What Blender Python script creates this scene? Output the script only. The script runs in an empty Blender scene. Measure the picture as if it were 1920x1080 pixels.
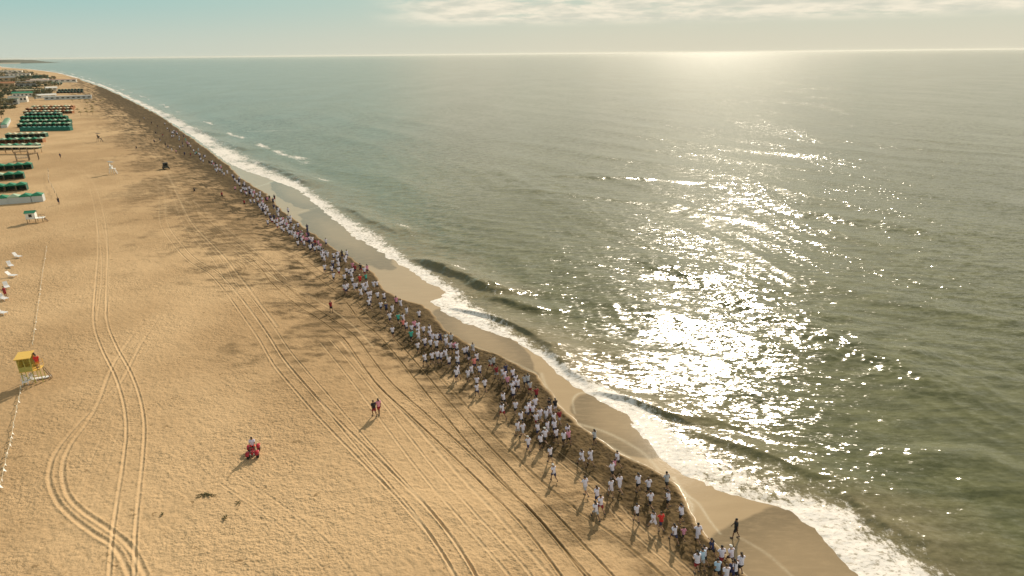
import bpy, bmesh, math, random
import numpy as np
from mathutils import Vector, Matrix
C = bpy.context.scene.collection
R = math.radians

# ------------------------------------------------------------------ camera, sky, sun, exposure
CAM_H = 34.0; FPX = 1185.0; PITCH = R(20.33); ROLL = R(-0.57)
SUN_EL = 29.5; SUN_AZ = 17.0            # azimuth measured from +Y towards +X
cam_d = bpy.data.cameras.new('camera'); cam = bpy.data.objects.new('camera', cam_d); C.objects.link(cam)
cam_d.sensor_width = 36.0; cam_d.lens = 36.0 * FPX / 1920.0
cam_d.clip_start = 0.5; cam_d.clip_end = 200000.0
cam.location = (0, 0, CAM_H)
_m = Matrix.Rotation(math.pi / 2 - PITCH, 4, 'X') @ Matrix.Rotation(ROLL, 4, 'Z')
cam.rotation_euler = _m.to_euler()
bpy.context.scene.camera = cam
sc = bpy.context.scene
sc.view_settings.view_transform = 'Standard'; sc.view_settings.look = 'None'
sc.view_settings.exposure = 0.0; sc.view_settings.gamma = 1.0

sd = bpy.data.lights.new('sun', 'SUN'); so = bpy.data.objects.new('sun', sd); C.objects.link(so)
sd.energy = 4.6; sd.angle = R(0.53); sd.color = (1.0, 0.87, 0.69)
_s = Vector((math.sin(R(SUN_AZ)) * math.cos(R(SUN_EL)), math.cos(R(SUN_AZ)) * math.cos(R(SUN_EL)), math.sin(R(SUN_EL))))
so.rotation_euler = (-_s).to_track_quat('-Z', 'Y').to_euler()

world = bpy.data.worlds.new('World'); sc.world = world; world.use_nodes = True
wn = world.node_tree.nodes; wl = world.node_tree.links; wn.clear()
def N(nodes, typ, **kw):
    n = nodes.new(typ)
    for k, v in kw.items():
        if k == 'inp':
            for i, x in v.items(): n.inputs[i].default_value = x
        else: setattr(n, k, v)
    return n
class G:                                  # small node-graph builder
    def __init__(s, tree): s.n = tree.nodes; s.l = tree.links
    def node(s, typ, **kw): return N(s.n, typ, **kw)
    def put(s, sock, v):
        if hasattr(v, 'is_linked'): s.l.new(v, sock)
        else: sock.default_value = v
    def math(s, op, a, b=0.0, c=None, clamp=False):
        n = s.n.new('ShaderNodeMath'); n.operation = op; n.use_clamp = clamp
        s.put(n.inputs[0], a); s.put(n.inputs[1], b)
        if c is not None: s.put(n.inputs[2], c)
        return n.outputs[0]
    def vmath(s, op, a, b=(0, 0, 0)):
        n = s.n.new('ShaderNodeVectorMath'); n.operation = op; s.put(n.inputs[0], a)
        if op == 'SCALE': s.put(n.inputs[3], b)
        elif op != 'NORMALIZE': s.put(n.inputs[1], b)
        return n.outputs[0]
    def comb(s, x, y, z):
        n = s.n.new('ShaderNodeCombineXYZ'); s.put(n.inputs[0], x); s.put(n.inputs[1], y); s.put(n.inputs[2], z); return n.outputs[0]
    def sep(s, v):
        n = s.n.new('ShaderNodeSeparateXYZ'); s.put(n.inputs[0], v); return n.outputs
    def smooth(s, v, a, b, lo=0.0, hi=1.0):
        n = s.n.new('ShaderNodeMapRange'); n.interpolation_type = 'SMOOTHSTEP'
        s.put(n.inputs[0], v); s.put(n.inputs[1], a); s.put(n.inputs[2], b); s.put(n.inputs[3], lo); s.put(n.inputs[4], hi); return n.outputs[0]
    def mix(s, f, a, b, blend='MIX'):
        n = s.n.new('ShaderNodeMix'); n.data_type = 'RGBA'; n.blend_type = blend
        s.put(n.inputs[0], f); s.put(n.inputs[6], a); s.put(n.inputs[7], b); return n.outputs[2]
    def noise(s, vec, scale, detail=2.0, rough=0.5, out=0):
        n = s.n.new('ShaderNodeTexNoise'); s.put(n.inputs['Vector'], vec)
        n.inputs['Scale'].default_value = scale; n.inputs['Detail'].default_value = detail; n.inputs['Roughness'].default_value = rough
        return n.outputs[out]
    def scale(s, vec, v, rot=0.0):
        n = s.n.new('ShaderNodeMapping'); s.put(n.inputs[0], vec); n.inputs[3].default_value = v; n.inputs[2].default_value = (0, 0, rot); return n.outputs[0]
    def attr(s, name):
        n = s.n.new('ShaderNodeAttribute'); n.attribute_name = name; return n.outputs['Fac']

g = G(world.node_tree)
sky = g.node('ShaderNodeTexSky', sky_type='NISHITA', sun_disc=False)
sky.sun_elevation = R(SUN_EL); sky.sun_rotation = R(SUN_AZ)
sky.air_density = 1.0; sky.dust_density = 1.0; sky.ozone_density = 1.0; sky.altitude = 30
tc = g.node('ShaderNodeTexCoord').outputs['Generated']
dx, dy, dz = g.sep(tc)
elev = g.math('ARCSINE', dz); azim = g.math('ARCTAN2', dx, dy)        # radians
# low sky: hazy cream over the sea towards the sun, teal away from it; the physical sky takes over higher up
side = g.smooth(azim, -0.75, 0.25)
hor = g.mix(side, (5.9, 6.5, 5.6, 1), (7.3, 6.9, 5.4, 1))
up = g.mix(side, (3.7, 6.0, 5.7, 1), (6.2, 6.8, 5.6, 1))
lowc = g.mix(g.smooth(elev, 0.0, 0.085), hor, up)
tintc = g.mix(1.0, sky.outputs[0], (1.42, 1.27, 0.90, 1), 'MULTIPLY')
skyc = g.mix(g.smooth(elev, 0.14, 0.55), lowc, tintc)
# clouds: flat-based puffs in a low band over the sea, laid out by direction
cv = g.comb(g.math('MULTIPLY', azim, 1.0), g.math('MULTIPLY', elev, 5.5), 0.3)
n1 = g.noise(cv, 9.0, 9.0, 0.66)
n2 = g.noise(g.comb(azim, g.math('MULTIPLY', elev, 14.0), 5.1), 3.2, 5.0, 0.6)
band = g.math('MULTIPLY', g.smooth(elev, 0.034, 0.050), g.smooth(azim, -0.22, -0.08))
dens = g.math('ADD', g.math('MULTIPLY', n1, 0.62), g.math('MULTIPLY', n2, 0.42))
cl = g.math('MULTIPLY', g.smooth(dens, 0.40, 0.50), band)
wis = g.math('MULTIPLY', g.math('MULTIPLY', g.smooth(n2, 0.50, 0.72), g.smooth(elev, 0.02, 0.05)), g.math('MULTIPLY', g.smooth(azim, 0.0, 0.35), 0.35))
cl = g.math('MAXIMUM', g.math('MULTIPLY', cl, 0.9), wis)
ccol = g.mix(g.smooth(g.noise(cv, 16.0, 6.0, 0.6), 0.35, 0.65), (7.0, 6.9, 5.7, 1), (10.0, 9.1, 7.3, 1))
skyf = g.mix(cl, skyc, ccol)
bg = g.node('ShaderNodeBackground'); g.l.new(skyf, bg.inputs[0]); bg.inputs[1].default_value = 0.095
wo = g.node('ShaderNodeOutputWorld'); g.l.new(bg.outputs[0], wo.inputs[0])

# ------------------------------------------------------------------ numbers: picture -> ground
def ray(px, py):
    u = px - 960.0; v = 540.0 - py
    c, s = math.cos(ROLL), math.sin(ROLL)
    U = u * c - v * s; V = u * s + v * c
    return (U, FPX * math.cos(PITCH) + V * math.sin(PITCH), -FPX * math.sin(PITCH) + V * math.cos(PITCH))
def at0(px, py, z=0.0):
    d = ray(px, py); t = (z - CAM_H) / d[2]; return (d[0] * t, d[1] * t)

# ------------------------------------------------------------------ numpy noise
def _hash(ix, iy, seed):
    h = (ix.astype(np.int64) * 374761393 + iy.astype(np.int64) * 668265263 + seed * 974634777) & 0xffffffff
    h = ((h ^ (h >> 13)) * 1274126177) & 0xffffffff
    h = h ^ (h >> 16)
    return (h & 0xffffff).astype(np.float64) / 16777215.0
def vnoise(x, y, seed=0):
    ix = np.floor(x); iy = np.floor(y); fx = x - ix; fy = y - iy
    fx = fx * fx * (3 - 2 * fx); fy = fy * fy * (3 - 2 * fy)
    a = _hash(ix, iy, seed); b = _hash(ix + 1, iy, seed); c = _hash(ix, iy + 1, seed); d = _hash(ix + 1, iy + 1, seed)
    return (a * (1 - fx) + b * fx) * (1 - fy) + (c * (1 - fx) + d * fx) * fy
def fbm(x, y, octv=4, seed=0, gain=0.5):
    r = 0; a = 1; t = 0
    for i in range(octv):
        r = r + a * vnoise(x * 2 ** i + 17.3 * i, y * 2 ** i - 9.1 * i, seed + i); t += a; a *= gain
    return r / t
def sstep(v, a, b):
    t = np.clip((v - a) / (b - a), 0, 1); return t * t * (3 - 2 * t)

# ------------------------------------------------------------------ coast curves, each as x = f(y) on the ground
def curve(pts, z=0.0):
    w = sorted([at0(px, py, z)[::-1] for px, py in pts]); y = np.array([p[0] for p in w]); x = np.array([p[1] for p in w])
    return y, x
SHORE = curve([(1620,1095),(1560,1040),(1510,990),(1455,950),(1350,925),(1270,890),(1225,850),(1190,810),(1165,775),(1090,735),(1050,705),(1000,665),(950,635),(880,610),(830,590),(806,568),(835,548),(800,530),(760,505),(735,490),(700,465),(660,445),(620,410),(590,385),(560,358),(500,335),(450,318),(420,303),(395,283),(365,260),(330,236),(300,216),(262,196),(225,177),(190,161),(150,148),(105,136.5),(60,130.5),(0,126)])
FOAM = curve([(1800,1095),(1700,1020),(1620,960),(1540,920),(1440,880),(1380,850),(1300,800),(1240,770),(1110,715),(1060,685),(1020,650),(960,612),(915,585),(870,545),(820,512),(770,488),(740,460),(700,430),(640,392),(600,368),(570,345),(530,325),(490,302),(450,280),(415,262),(385,243),(355,226),(320,208),(285,192),(242,175),(205,160),(162,147),(115,135.5),(68,129.5),(0,124.5)])
TRAMP = curve([(1400,1090),(1330,1012),(1297,982),(1290,960),(1270,912),(1240,890),(1190,866),(1160,850),(1080,797),(1030,740),(1008,705),(960,680),(930,665),(880,648),(832,618),(815,592),(790,572),(750,562),(715,543),(700,512),(650,480),(620,463),(560,420),(530,398),(500,365),(475,350),(447,332),(430,313),(408,296),(378,273),(342,248),(305,221),(264,199),(227,180),(191,163.5),(150,149.7)])
INLAND = curve([(1300,1090),(1200,1003),(1120,935),(1060,885),(990,855),(950,812),(920,762),(870,722),(800,692),(740,652),(690,590),(640,530),(570,470),(500,410),(430,370),(380,330),(330,290),(290,258),(250,225),(215,200),(180,180)])
FAN = curve([(1000,1090),(900,960),(820,850),(760,770),(700,700),(640,640),(560,580),(480,520),(400,430),(350,360),(320,320),(280,270),(240,225),(200,195)])
def F(cv, y): return np.where(y > cv[0][-1], cv[1][-1] / cv[0][-1] * np.asarray(y, float), np.interp(y, cv[0], cv[1]))
def smoothc(cv, k):
    yy = np.exp(np.linspace(math.log(20.0), math.log(20000.0), 900)); xx = F(cv, yy); u = xx / yy
    ker = np.hanning(k); ker /= ker.sum(); up = np.pad(u, k, mode='edge'); u2 = np.convolve(up, ker, 'same')[k:-k]
    return yy, u2 * yy
SHORE_S = smoothc(SHORE, 91)
def slopecos(cv, y):
    e = 0.04 * y; d = (F(cv, y + e) - F(cv, y - e)) / (2 * e); return 1 / np.sqrt(1 + d * d)
def sand_z(x, y):
    x = np.asarray(x, float); y = np.asarray(y, float)
    s = (x - F(SHORE_S, y)) * slopecos(SHORE_S, y)          # <0 inland
    sj = (x - F(SHORE, y)) * slopecos(SHORE_S, y)
    z = np.where(s < 0, 1.0 * (1 - np.exp(s / 14.0)), 0)
    z = z * sstep(-sj, 3.0, 24.0) + 0.03 - 0.05 * np.clip(sj - 0.6, 0, 30)
    dune = np.clip(-s - 95, 0, 400)
    z = z + np.minimum(dune * 0.02, 4.0) * sstep(y, 250, 420) * (0.6 + 0.8 * fbm(x / 55, y / 55, 3, 77))
    return z
def at(px, py, h=0.0):
    z = 0.6
    for _ in range(6):
        x, y = at0(px, py, z + h); z = float(sand_z(x, y))
    return Vector((x, y, z))

def mat(name, col=(0.5, 0.5, 0.5), rough=0.7, metal=0.0, var=0.12, scale=3.0, spec=None):
    m = bpy.data.materials.new(name); m.use_nodes = True; gg = G(m.node_tree); b = gg.n['Principled BSDF']
    tcx = gg.node('ShaderNodeTexCoord').outputs['Object']
    nz = gg.noise(tcx, scale, 4.0, 0.6)
    a = tuple(max(0, c * (1 - var)) for c in col) + (1,); c2 = tuple(min(1, c * (1 + var)) for c in col) + (1,)
    gg.l.new(gg.mix(nz, a, c2), b.inputs['Base Color']); b.inputs['Roughness'].default_value = rough; b.inputs['Metallic'].default_value = metal
    if spec is not None: b.inputs['Specular IOR Level'].default_value = spec
    return m

def grid_mesh(name, X, Y, Z, attrs, material, kind='structure'):
    nr, nc = X.shape; me = bpy.data.meshes.new(name)
    co = np.stack([X, Y, Z], -1).reshape(-1, 3).astype(np.float32)
    idx = np.arange(nr * nc).reshape(nr, nc)
    q = np.stack([idx[:-1, :-1], idx[:-1, 1:], idx[1:, 1:], idx[1:, :-1]], -1).reshape(-1, 4).astype(np.int32)
    me.vertices.add(len(co)); me.vertices.foreach_set('co', co.ravel())
    me.loops.add(q.size); me.loops.foreach_set('vertex_index', q.ravel())
    me.polygons.add(len(q)); me.polygons.foreach_set('loop_start', np.arange(0, q.size, 4, dtype=np.int32))
    me.polygons.foreach_set('use_smooth', np.ones(len(q), dtype=bool))
    me.update(calc_edges=True)
    for k, v in attrs.items():
        a = me.attributes.new(k, 'FLOAT', 'POINT'); a.data.foreach_set('value', v.reshape(-1).astype(np.float32))
    me.materials.append(material); o = bpy.data.objects.new(name, me); C.objects.link(o); o['kind'] = kind
    return o

# rows run from under the camera's lower edge out to the horizon, a fixed angle apart
def rows(n, dep0, ymax):
    d = np.linspace(R(dep0), R(0.6), int(n * 0.93)); y = CAM_H / np.tan(d)
    far = np.exp(np.linspace(math.log(y[-1]), math.log(ymax), n - len(d) + 1))[1:]
    return np.concatenate([y, far])

# ------------------------------------------------------------------ tyre tracks and marks in the sand
TRK = []     # (ground points, half width, darkness(+)/lightness(-), depth)
def track(pts, gauge=1.5, w=0.13, tone=-0.5, depth=0.04, zsub=0.9):
    P = [at(px, py) for px, py in pts]; P = np.array([[p.x, p.y] for p in P])
    # Catmull-Rom
    Q = []
    for i in range(len(P) - 1):
        p0 = P[max(i - 1, 0)]; p1 = P[i]; p2 = P[i + 1]; p3 = P[min(i + 2, len(P) - 1)]
        for t in np.linspace(0, 1, 7)[:-1]:
            Q.append(0.5 * ((2 * p1) + (-p0 + p2) * t + (2 * p0 - 5 * p1 + 4 * p2 - p3) * t * t + (-p0 + 3 * p1 - 3 * p2 + p3) * t ** 3))
    Q.append(P[-1]); Q = np.array(Q)
    if gauge <= 0: TRK.append((Q, w, tone, depth)); return
    T = np.gradient(Q, axis=0); T /= np.linalg.norm(T, axis=1)[:, None] + 1e-9; Nn = np.stack([T[:, 1], -T[:, 0]], 1)
    for s in (-0.5, 0.5): TRK.append((Q + Nn * gauge * s, w * 0.62, tone, depth))
track([(128,308),(150,320),(172,348),(187,400),(193,460),(190,530),(188,600),(204,650),(230,700),(247,750),(254,800),(250,860),(241,930),(233,1000),(228,1095)], 1.5, 0.14, -0.7, 0.05)
track([(186,420),(196,470),(197,530),(190,600)], 1.0, 0.12, -0.5, 0.03)
track([(300,330),(304,370),(308,420),(338,464),(364,490),(400,512),(430,544),(459,583),(495,633),(524,681),(569,734),(620,790),(690,860),(760,930),(830,1010),(880,1095)], 1.3, 0.14, -0.6, 0.05)
track([(310,322),(330,370),(350,420),(406,485),(433,530),(465,562),(501,610),(536,663),(596,734),(660,810),(730,890),(800,970),(862,1060),(880,1095)], 1.2, 0.12, -0.6, 0.04)
track([(312,322),(340,380),(362,420),(418,479),(444,512),(470,545),(520,612)], 0.0, 0.13, -0.6, 0.04)
track([(335,330),(365,375),(388,420),(483,488),(516,527),(563,568),(610,598),(655,633),(684,672),(720,719),(775,770),(850,838),(920,905),(1000,985),(1085,1095)], 1.5, 0.12, 1.1, 0.05)
track([(345,325),(395,385),(441,420),(500,455),(554,482),(610,524),(655,562),(684,598),(720,627),(775,690),(820,745),(880,815),(950,890),(1040,985),(1140,1095)], 1.5, 0.12, 1.2, 0.05)
track([(310,315),(330,345),(360,380),(420,430),(470,470),(530,525)], 1.3, 0.13, -0.7, 0.04)
track([(610,640),(660,700),(730,790),(800,880),(870,960),(960,1060),(985,1095)], 1.3, 0.13, -0.55, 0.03)
track([(640,640),(700,715),(780,800),(860,890),(940,975),(1040,1090)], 0.0, 0.12, -0.5, 0.03)
track([(406,492),(428,489),(446,493),(455,503),(450,516)], 0.7, 0.12, 1.1, 0.04)
track([(440,470),(480,500),(530,530),(590,560),(650,600),(700,650)], 0.0, 0.13, -0.5, 0.03)
track([(720,600),(775,650),(830,712),(900,790),(960,850),(1060,940),(1160,1010),(1260,1095)], 0.0, 0.1, 0.8, 0.04)
track([(1040,850),(1120,915),(1180,980),(1270,1060),(1300,1090)], 1.0, 0.12, -0.6, 0.04)
track([(344,524),(320,553),(290,604),(258,666),(240,701),(225,766),(200,830),(175,900),(148,967)], 1.4, 0.12, -0.25, 0.01)
track([(300,590),(262,650),(225,720),(165,775),(110,840),(92,890),(103,932),(130,965),(175,1000),(218,1030),(250,1095)], 0.0, 0.12, -0.45, 0.05)
track([(270,600),(215,680),(180,765),(130,840),(118,885),(128,929),(155,958),(207,994),(246,1027),(274,1080)], 0.0, 0.12, -0.45, 0.05)
track([(235,235),(245,265),(262,285)], 1.5, 0.2, -0.8, 0.03)
track([(238,215),(252,245),(275,275),(300,300)], 1.5, 0.2, -0.7, 0.03)
track([(430,900),(520,960),(600,1030),(650,1095)], 1.4, 0.12, -0.2, 0.015)
SW = []      # pale swash lines on the wet smooth sand
def swash(pts, w=0.12, tone=0.8):
    n = len(TRK); track(pts, 0.0, w, tone, 0.0); SW.append(TRK.pop())
swash([(1078,775),(1074,752),(1085,738),(1112,736)])
swash([(1085,795),(1140,812),(1200,845),(1235,880)], 0.2, 0.5)
swash([(1240,890),(1285,925),(1310,945),(1330,975),(1350,1000)])
swash([(1262,895),(1296,945),(1292,975),(1305,1000),(1340,1040)], 0.18, 0.9)
swash([(1390,1010),(1440,1040),(1500,1095)], 0.15, 0.5)
swash([(1015,700),(1030,735),(1080,795),(1165,850),(1215,878)], 0.2, 0.6)
swash([(880,645),(960,678),(1005,700)], 0.15, 0.5)
swash([(560,398),(590,390),(605,388)], 0.2, 0.8)
swash([(480,350),(505,343),(520,332),(500,322),(470,322)], 0.35, 1.0)

def stamp(X, Y, tracks, spacing):
    tone = np.zeros_like(X); dep = np.zeros_like(X); xf = X.ravel(); yf = Y.ravel(); sp = spacing.ravel()
    tone = tone.ravel(); dep = dep.ravel()
    order = np.arange(len(yf))
    for (Q, w, tn, dp) in tracks:
        best = np.full(len(xf), 1e9, dtype=np.float32); hit = np.zeros(len(xf), bool)
        for a, b in zip(Q[:-1], Q[1:]):
            mg = 1.2 + 0.02 * max(a[1], b[1])
            m = np.nonzero((xf > min(a[0], b[0]) - mg) & (xf < max(a[0], b[0]) + mg) & (yf > min(a[1], b[1]) - mg) & (yf < max(a[1], b[1]) + mg))[0]
            if len(m) == 0: continue
            d = b - a; L2 = d @ d + 1e-9; px = xf[m] - a[0]; py = yf[m] - a[1]
            t = np.clip((px * d[0] + py * d[1]) / L2, 0, 1); r = np.hypot(px - t * d[0], py - t * d[1])
            best[m] = np.minimum(best[m], r); hit[m] = True
        m = np.nonzero(hit)[0]; r = best[m]; sg = np.maximum(w, sp[m] * 0.55); k = w / sg
        vary = 0.55 + 0.6 * vnoise(xf[m] / 3.1, yf[m] / 3.1, 5)
        gsh = np.exp(-(r / sg) ** 2)
        tone[m] += tn * gsh * k * vary
        dep[m] += k * dp * (-gsh + 0.7 * np.exp(-((r - 2.1 * w) / (0.8 * sg)) ** 2))
    return tone.reshape(X.shape), dep.reshape(X.shape)
# ------------------------------------------------------------------ the beach: one sheet from the sea's edge inland
def build_beach():
    ys = rows(1080, 58.0, 9000.0); nc = 1600
    ur = F(SHORE, ys) / ys + (6.0 + 0.03 * ys) / ys
    ul = np.full_like(ys, -1.25)
    w = np.linspace(0, 1, nc)[None, :]
    U = ul[:, None] * (1 - w) + np.minimum(ur, 1.0)[:, None] * w
    Y = np.repeat(ys[:, None], nc, 1); X = U * Y
    Y = Y + 0.0
    dyr = np.gradient(ys); rowsp = np.repeat(dyr[:, None], nc, 1); colsp = np.abs(np.gradient(X, axis=1)); spc = np.maximum(colsp, rowsp * 0.6)
    cs = slopecos(SHORE_S, Y)
    jit = (fbm(X / 2.2, Y / 2.2, 4, 11) - 0.5) * (1.3 + 0.012 * Y)
    sj = (X - F(SHORE, Y)) * cs
    st = (X - F(TRAMP, Y)) * cs + jit * 0.35
    si = (X - F(INLAND, Y)) * cs + jit * 2.2
    sf = (X - F(FAN, Y)) * cs
    tramp = sstep(si, -1.0, 1.6) * sstep(-st, -0.25, 0.3)            # dark, wet, kicked-up band
    wet = sstep(st, -0.15, 0.25)                                       # smooth mirror-wet sand
    # broad damp stains between the band and the dry sand
    n = fbm(X / 11 + 3, Y / 16, 5, 21, 0.6); n2 = fbm(X / 3.1, Y / 4.4, 4, 29, 0.6)
    n3 = fbm(X / 1.9, Y / 0.9, 4, 33, 0.68)
    stain = sstep(n * 0.52 + n2 * 0.26 + n3 * 0.22 - 0.08 * sstep(-Y, -66, -48) + 0.22 * sstep(sf, -26, 14) + 0.08 * sstep(Y, 90, 160), 0.58, 0.72) * sstep(sf, -30, 0) * sstep(-st, 0, 0.5)
    broad = (0.32 * sstep(sf + jit * 5, -3, 16) + 0.72 * sstep(si + 8 * (n - 0.5) + 6 * (n2 - 0.5) + 0.02 * Y, -7.5, 0.0) * sstep(n2 * 0.6 + n3 * 0.4, 0.34, 0.62) * 1.15) * sstep(-st, 0, 0.5)
    near = sstep(Y, 50, 68)
    damp = np.clip(np.maximum(tramp, np.maximum(stain * 0.58 * near, broad * (0.5 + 0.5 * near)) * (0.7 + 0.6 * sstep(n3, 0.4, 0.6))), 0, 1)
    mott = 0.6 * fbm(X / 27, Y / 27, 4, 41) + 0.4 * fbm(X / 9, Y / 9, 4, 43, 0.6)
    tone, dep = stamp(X, Y, TRK, spc)
    lt, _ = stamp(X, Y, SW, spc)
    Z = sand_z(X, Y)
    fade = 1 / (1 + (spc / 0.25) ** 2)
    foot = (fbm(X / 0.34, Y / 0.34, 2, 3) - 0.5) * 0.075 * fade
    foot2 = (fbm(X / 1.5, Y / 1.5, 3, 7) - 0.5) * 0.11 / (1 + (spc / 0.8) ** 2)
    dry = 1 - wet
    foot = foot * (1 + 1.8 * tramp)
    Z = Z + dry * (foot + foot2) * (1 - 0.7 * np.clip(np.abs(tone), 0, 1)) + dep * dry
    spit = sstep(fbm(X / 0.9, Y / 0.9, 3, 51), 0.50, 0.66) * tramp
    lobe = np.zeros_like(X)
    for lx, ly, rx_, ry_, aa in ((1500, 1075, 8.2, 6.2, 0.5), (1165, 790, 4.2, 6.5, 0.45), (900, 635, 3.5, 12.0, 0.55), (640, 440, 5.0, 26.0, 0.55), (560, 365, 5.0, 24.0, 0.55)):
        cx, cy = at0(lx, ly); ca, sa_ = math.cos(aa), math.sin(aa); qx = (X - cx) * ca + (Y - cy) * sa_; qy = -(X - cx) * sa_ + (Y - cy) * ca
        e_ = np.sqrt((qx / rx_) ** 2 + (qy / ry_) ** 2) + (fbm(X / 3, Y / 3, 3, 71) - 0.5) * 0.25
        lobe = np.maximum(lobe, sstep(-e_, -1.03, -0.97) * (0.45 + 0.55 * sstep(e_, 0.2, 1.0)))
    # scrub begins behind the beach huts
    cross = (X - F(SHORE_S, Y)) * cs
    veg = sstep(-cross + 60 * (fbm(X / 40, Y / 60, 4, 61) - 0.5), 95, 150) * sstep(Y, 340, 480) * sstep(fbm(X / 22, Y / 30, 4, 63), 0.40, 0.52)
    m = bpy.data.materials.new('beach_sand'); m.use_nodes = True; k = G(m.node_tree); b = k.n['Principled BSDF']
    pos = k.node('ShaderNodeNewGeometry').outputs['Position']
    a_d, a_w, a_t, a_l, a_m, a_s, a_v = [k.attr(q) for q in ('damp', 'wet', 'tone', 'swash', 'mott', 'spit', 'veg')]
    nf = k.noise(pos, 2.3, 5.0, 0.7); nb = k.noise(pos, 0.35, 4.0, 0.6)
    ng = k.noise(k.scale(pos, (1, 1, 1), 0.6), 6.0, 3.0, 0.65)
    dry_c = k.mix(k.smooth(a_m, 0.3, 0.7), (0.42, 0.282, 0.152, 1), (0.555, 0.388, 0.220, 1))
    dry_c = k.mix(k.math('MULTIPLY', k.smooth(k.noise(pos, 3.2, 3.0, 0.65), 0.44, 0.30), 0.55), dry_c, (0.28, 0.185, 0.09, 1))
    dry_c = k.mix(k.math('MULTIPLY', k.smooth(ng, 0.60, 0.74), 0.35), dry_c, (0.66, 0.50, 0.32, 1))
    dry_c = k.mix(k.math('MULTIPLY', k.math('MULTIPLY', k.smooth(k.noise(k.vmath('ADD', pos, (31, 7, 0)), 1.5, 2.0, 0.5), 0.665, 0.72), k.smooth(nb, 0.42, 0.60)), 0.7), dry_c, (0.20, 0.13, 0.062, 1))
    dmp_c = k.mix(k.smooth(nf, 0.35, 0.65), (0.030, 0.021, 0.009, 1), (0.125, 0.084, 0.038, 1))
    dfac = k.math('MULTIPLY', a_d, k.smooth(nf, 0.22, 0.50, 0.70, 1.0), clamp=True)
    c1 = k.mix(dfac, dry_c, dmp_c)
    c1 = k.mix(k.math('MULTIPLY', a_s, 0.16, clamp=True), c1, (0.36, 0.25, 0.13, 1))
    c1 = k.mix(k.math('MULTIPLY', k.math('MAXIMUM', a_t, 0.0), 0.95, clamp=True), c1, (0.18, 0.12, 0.055, 1))
    c1 = k.mix(k.math('MULTIPLY', k.math('MAXIMUM', k.math('MULTIPLY', a_t, -1.0), 0.0), 0.55, clamp=True), c1, (0.70, 0.53, 0.33, 1))
    wn_ = k.noise(k.scale(pos, (0.25, 1.1, 1), 0.5), 0.8, 5.0, 0.6)
    wet_c = k.mix(wn_, (0.36, 0.26, 0.150, 1), (0.47, 0.35, 0.21, 1))
    wet_c = k.mix(k.math('MULTIPLY', k.attr('lobe'), k.smooth(k.noise(k.scale(pos, (0.5, 1.6, 1), 0.4), 1.3, 5.0, 0.7), 0.25, 0.6, 0.55, 0.95)), wet_c, (0.19, 0.142, 0.080, 1))
    wet_c = k.mix(k.math('MULTIPLY', a_l, k.smooth(ng, 0.3, 0.6, 0.4, 1.0), clamp=True), wet_c, (0.60, 0.52, 0.38, 1))
    c2 = k.mix(a_w, c1, wet_c)
    vegc = k.mix(k.noise(pos, 0.12, 5.0, 0.7), (0.035, 0.045, 0.018, 1), (0.16, 0.13, 0.055, 1))
    c3 = k.mix(a_v, c2, vegc)
    k.l.new(c3, b.inputs['Base Color'])
    k.l.new(k.smooth(a_w, 0.7, 1.0, 0.90, 0.075), b.inputs['Roughness'])
    k.l.new(k.smooth(a_w, 0.6, 1.0, 0.08, 0.35), b.inputs['Specular IOR Level'])
    bp = k.node('ShaderNodeBump'); bp.inputs['Distance'].default_value = 0.55
    hgt = k.math('ADD', k.noise(pos, 4.2, 2.0, 0.6), k.math('MULTIPLY', k.noise(pos, 1.7, 2.0, 0.5), 1.1))
    k.l.new(k.math('MULTIPLY', k.smooth(a_w, 0.0, 0.7, 0.30, 0.010), k.math('MULTIPLY', k.smooth(k.noise(pos, 0.07, 4.0, 0.6), 0.38, 0.62, 0.45, 1.35), k.smooth(k.math('ABSOLUTE', a_t), 0.05, 0.6, 1.0, 0.25))), bp.inputs['Strength'])
    k.l.new(hgt, bp.inputs['Height']); k.l.new(bp.outputs[0], b.inputs['Normal'])
    grid_mesh('beach_ground', X, Y, Z, {'damp': damp, 'wet': wet, 'tone': tone, 'swash': lt, 'mott': mott, 'spit': spit, 'veg': veg, 'lobe': lobe * wet}, m)
build_beach()

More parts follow.
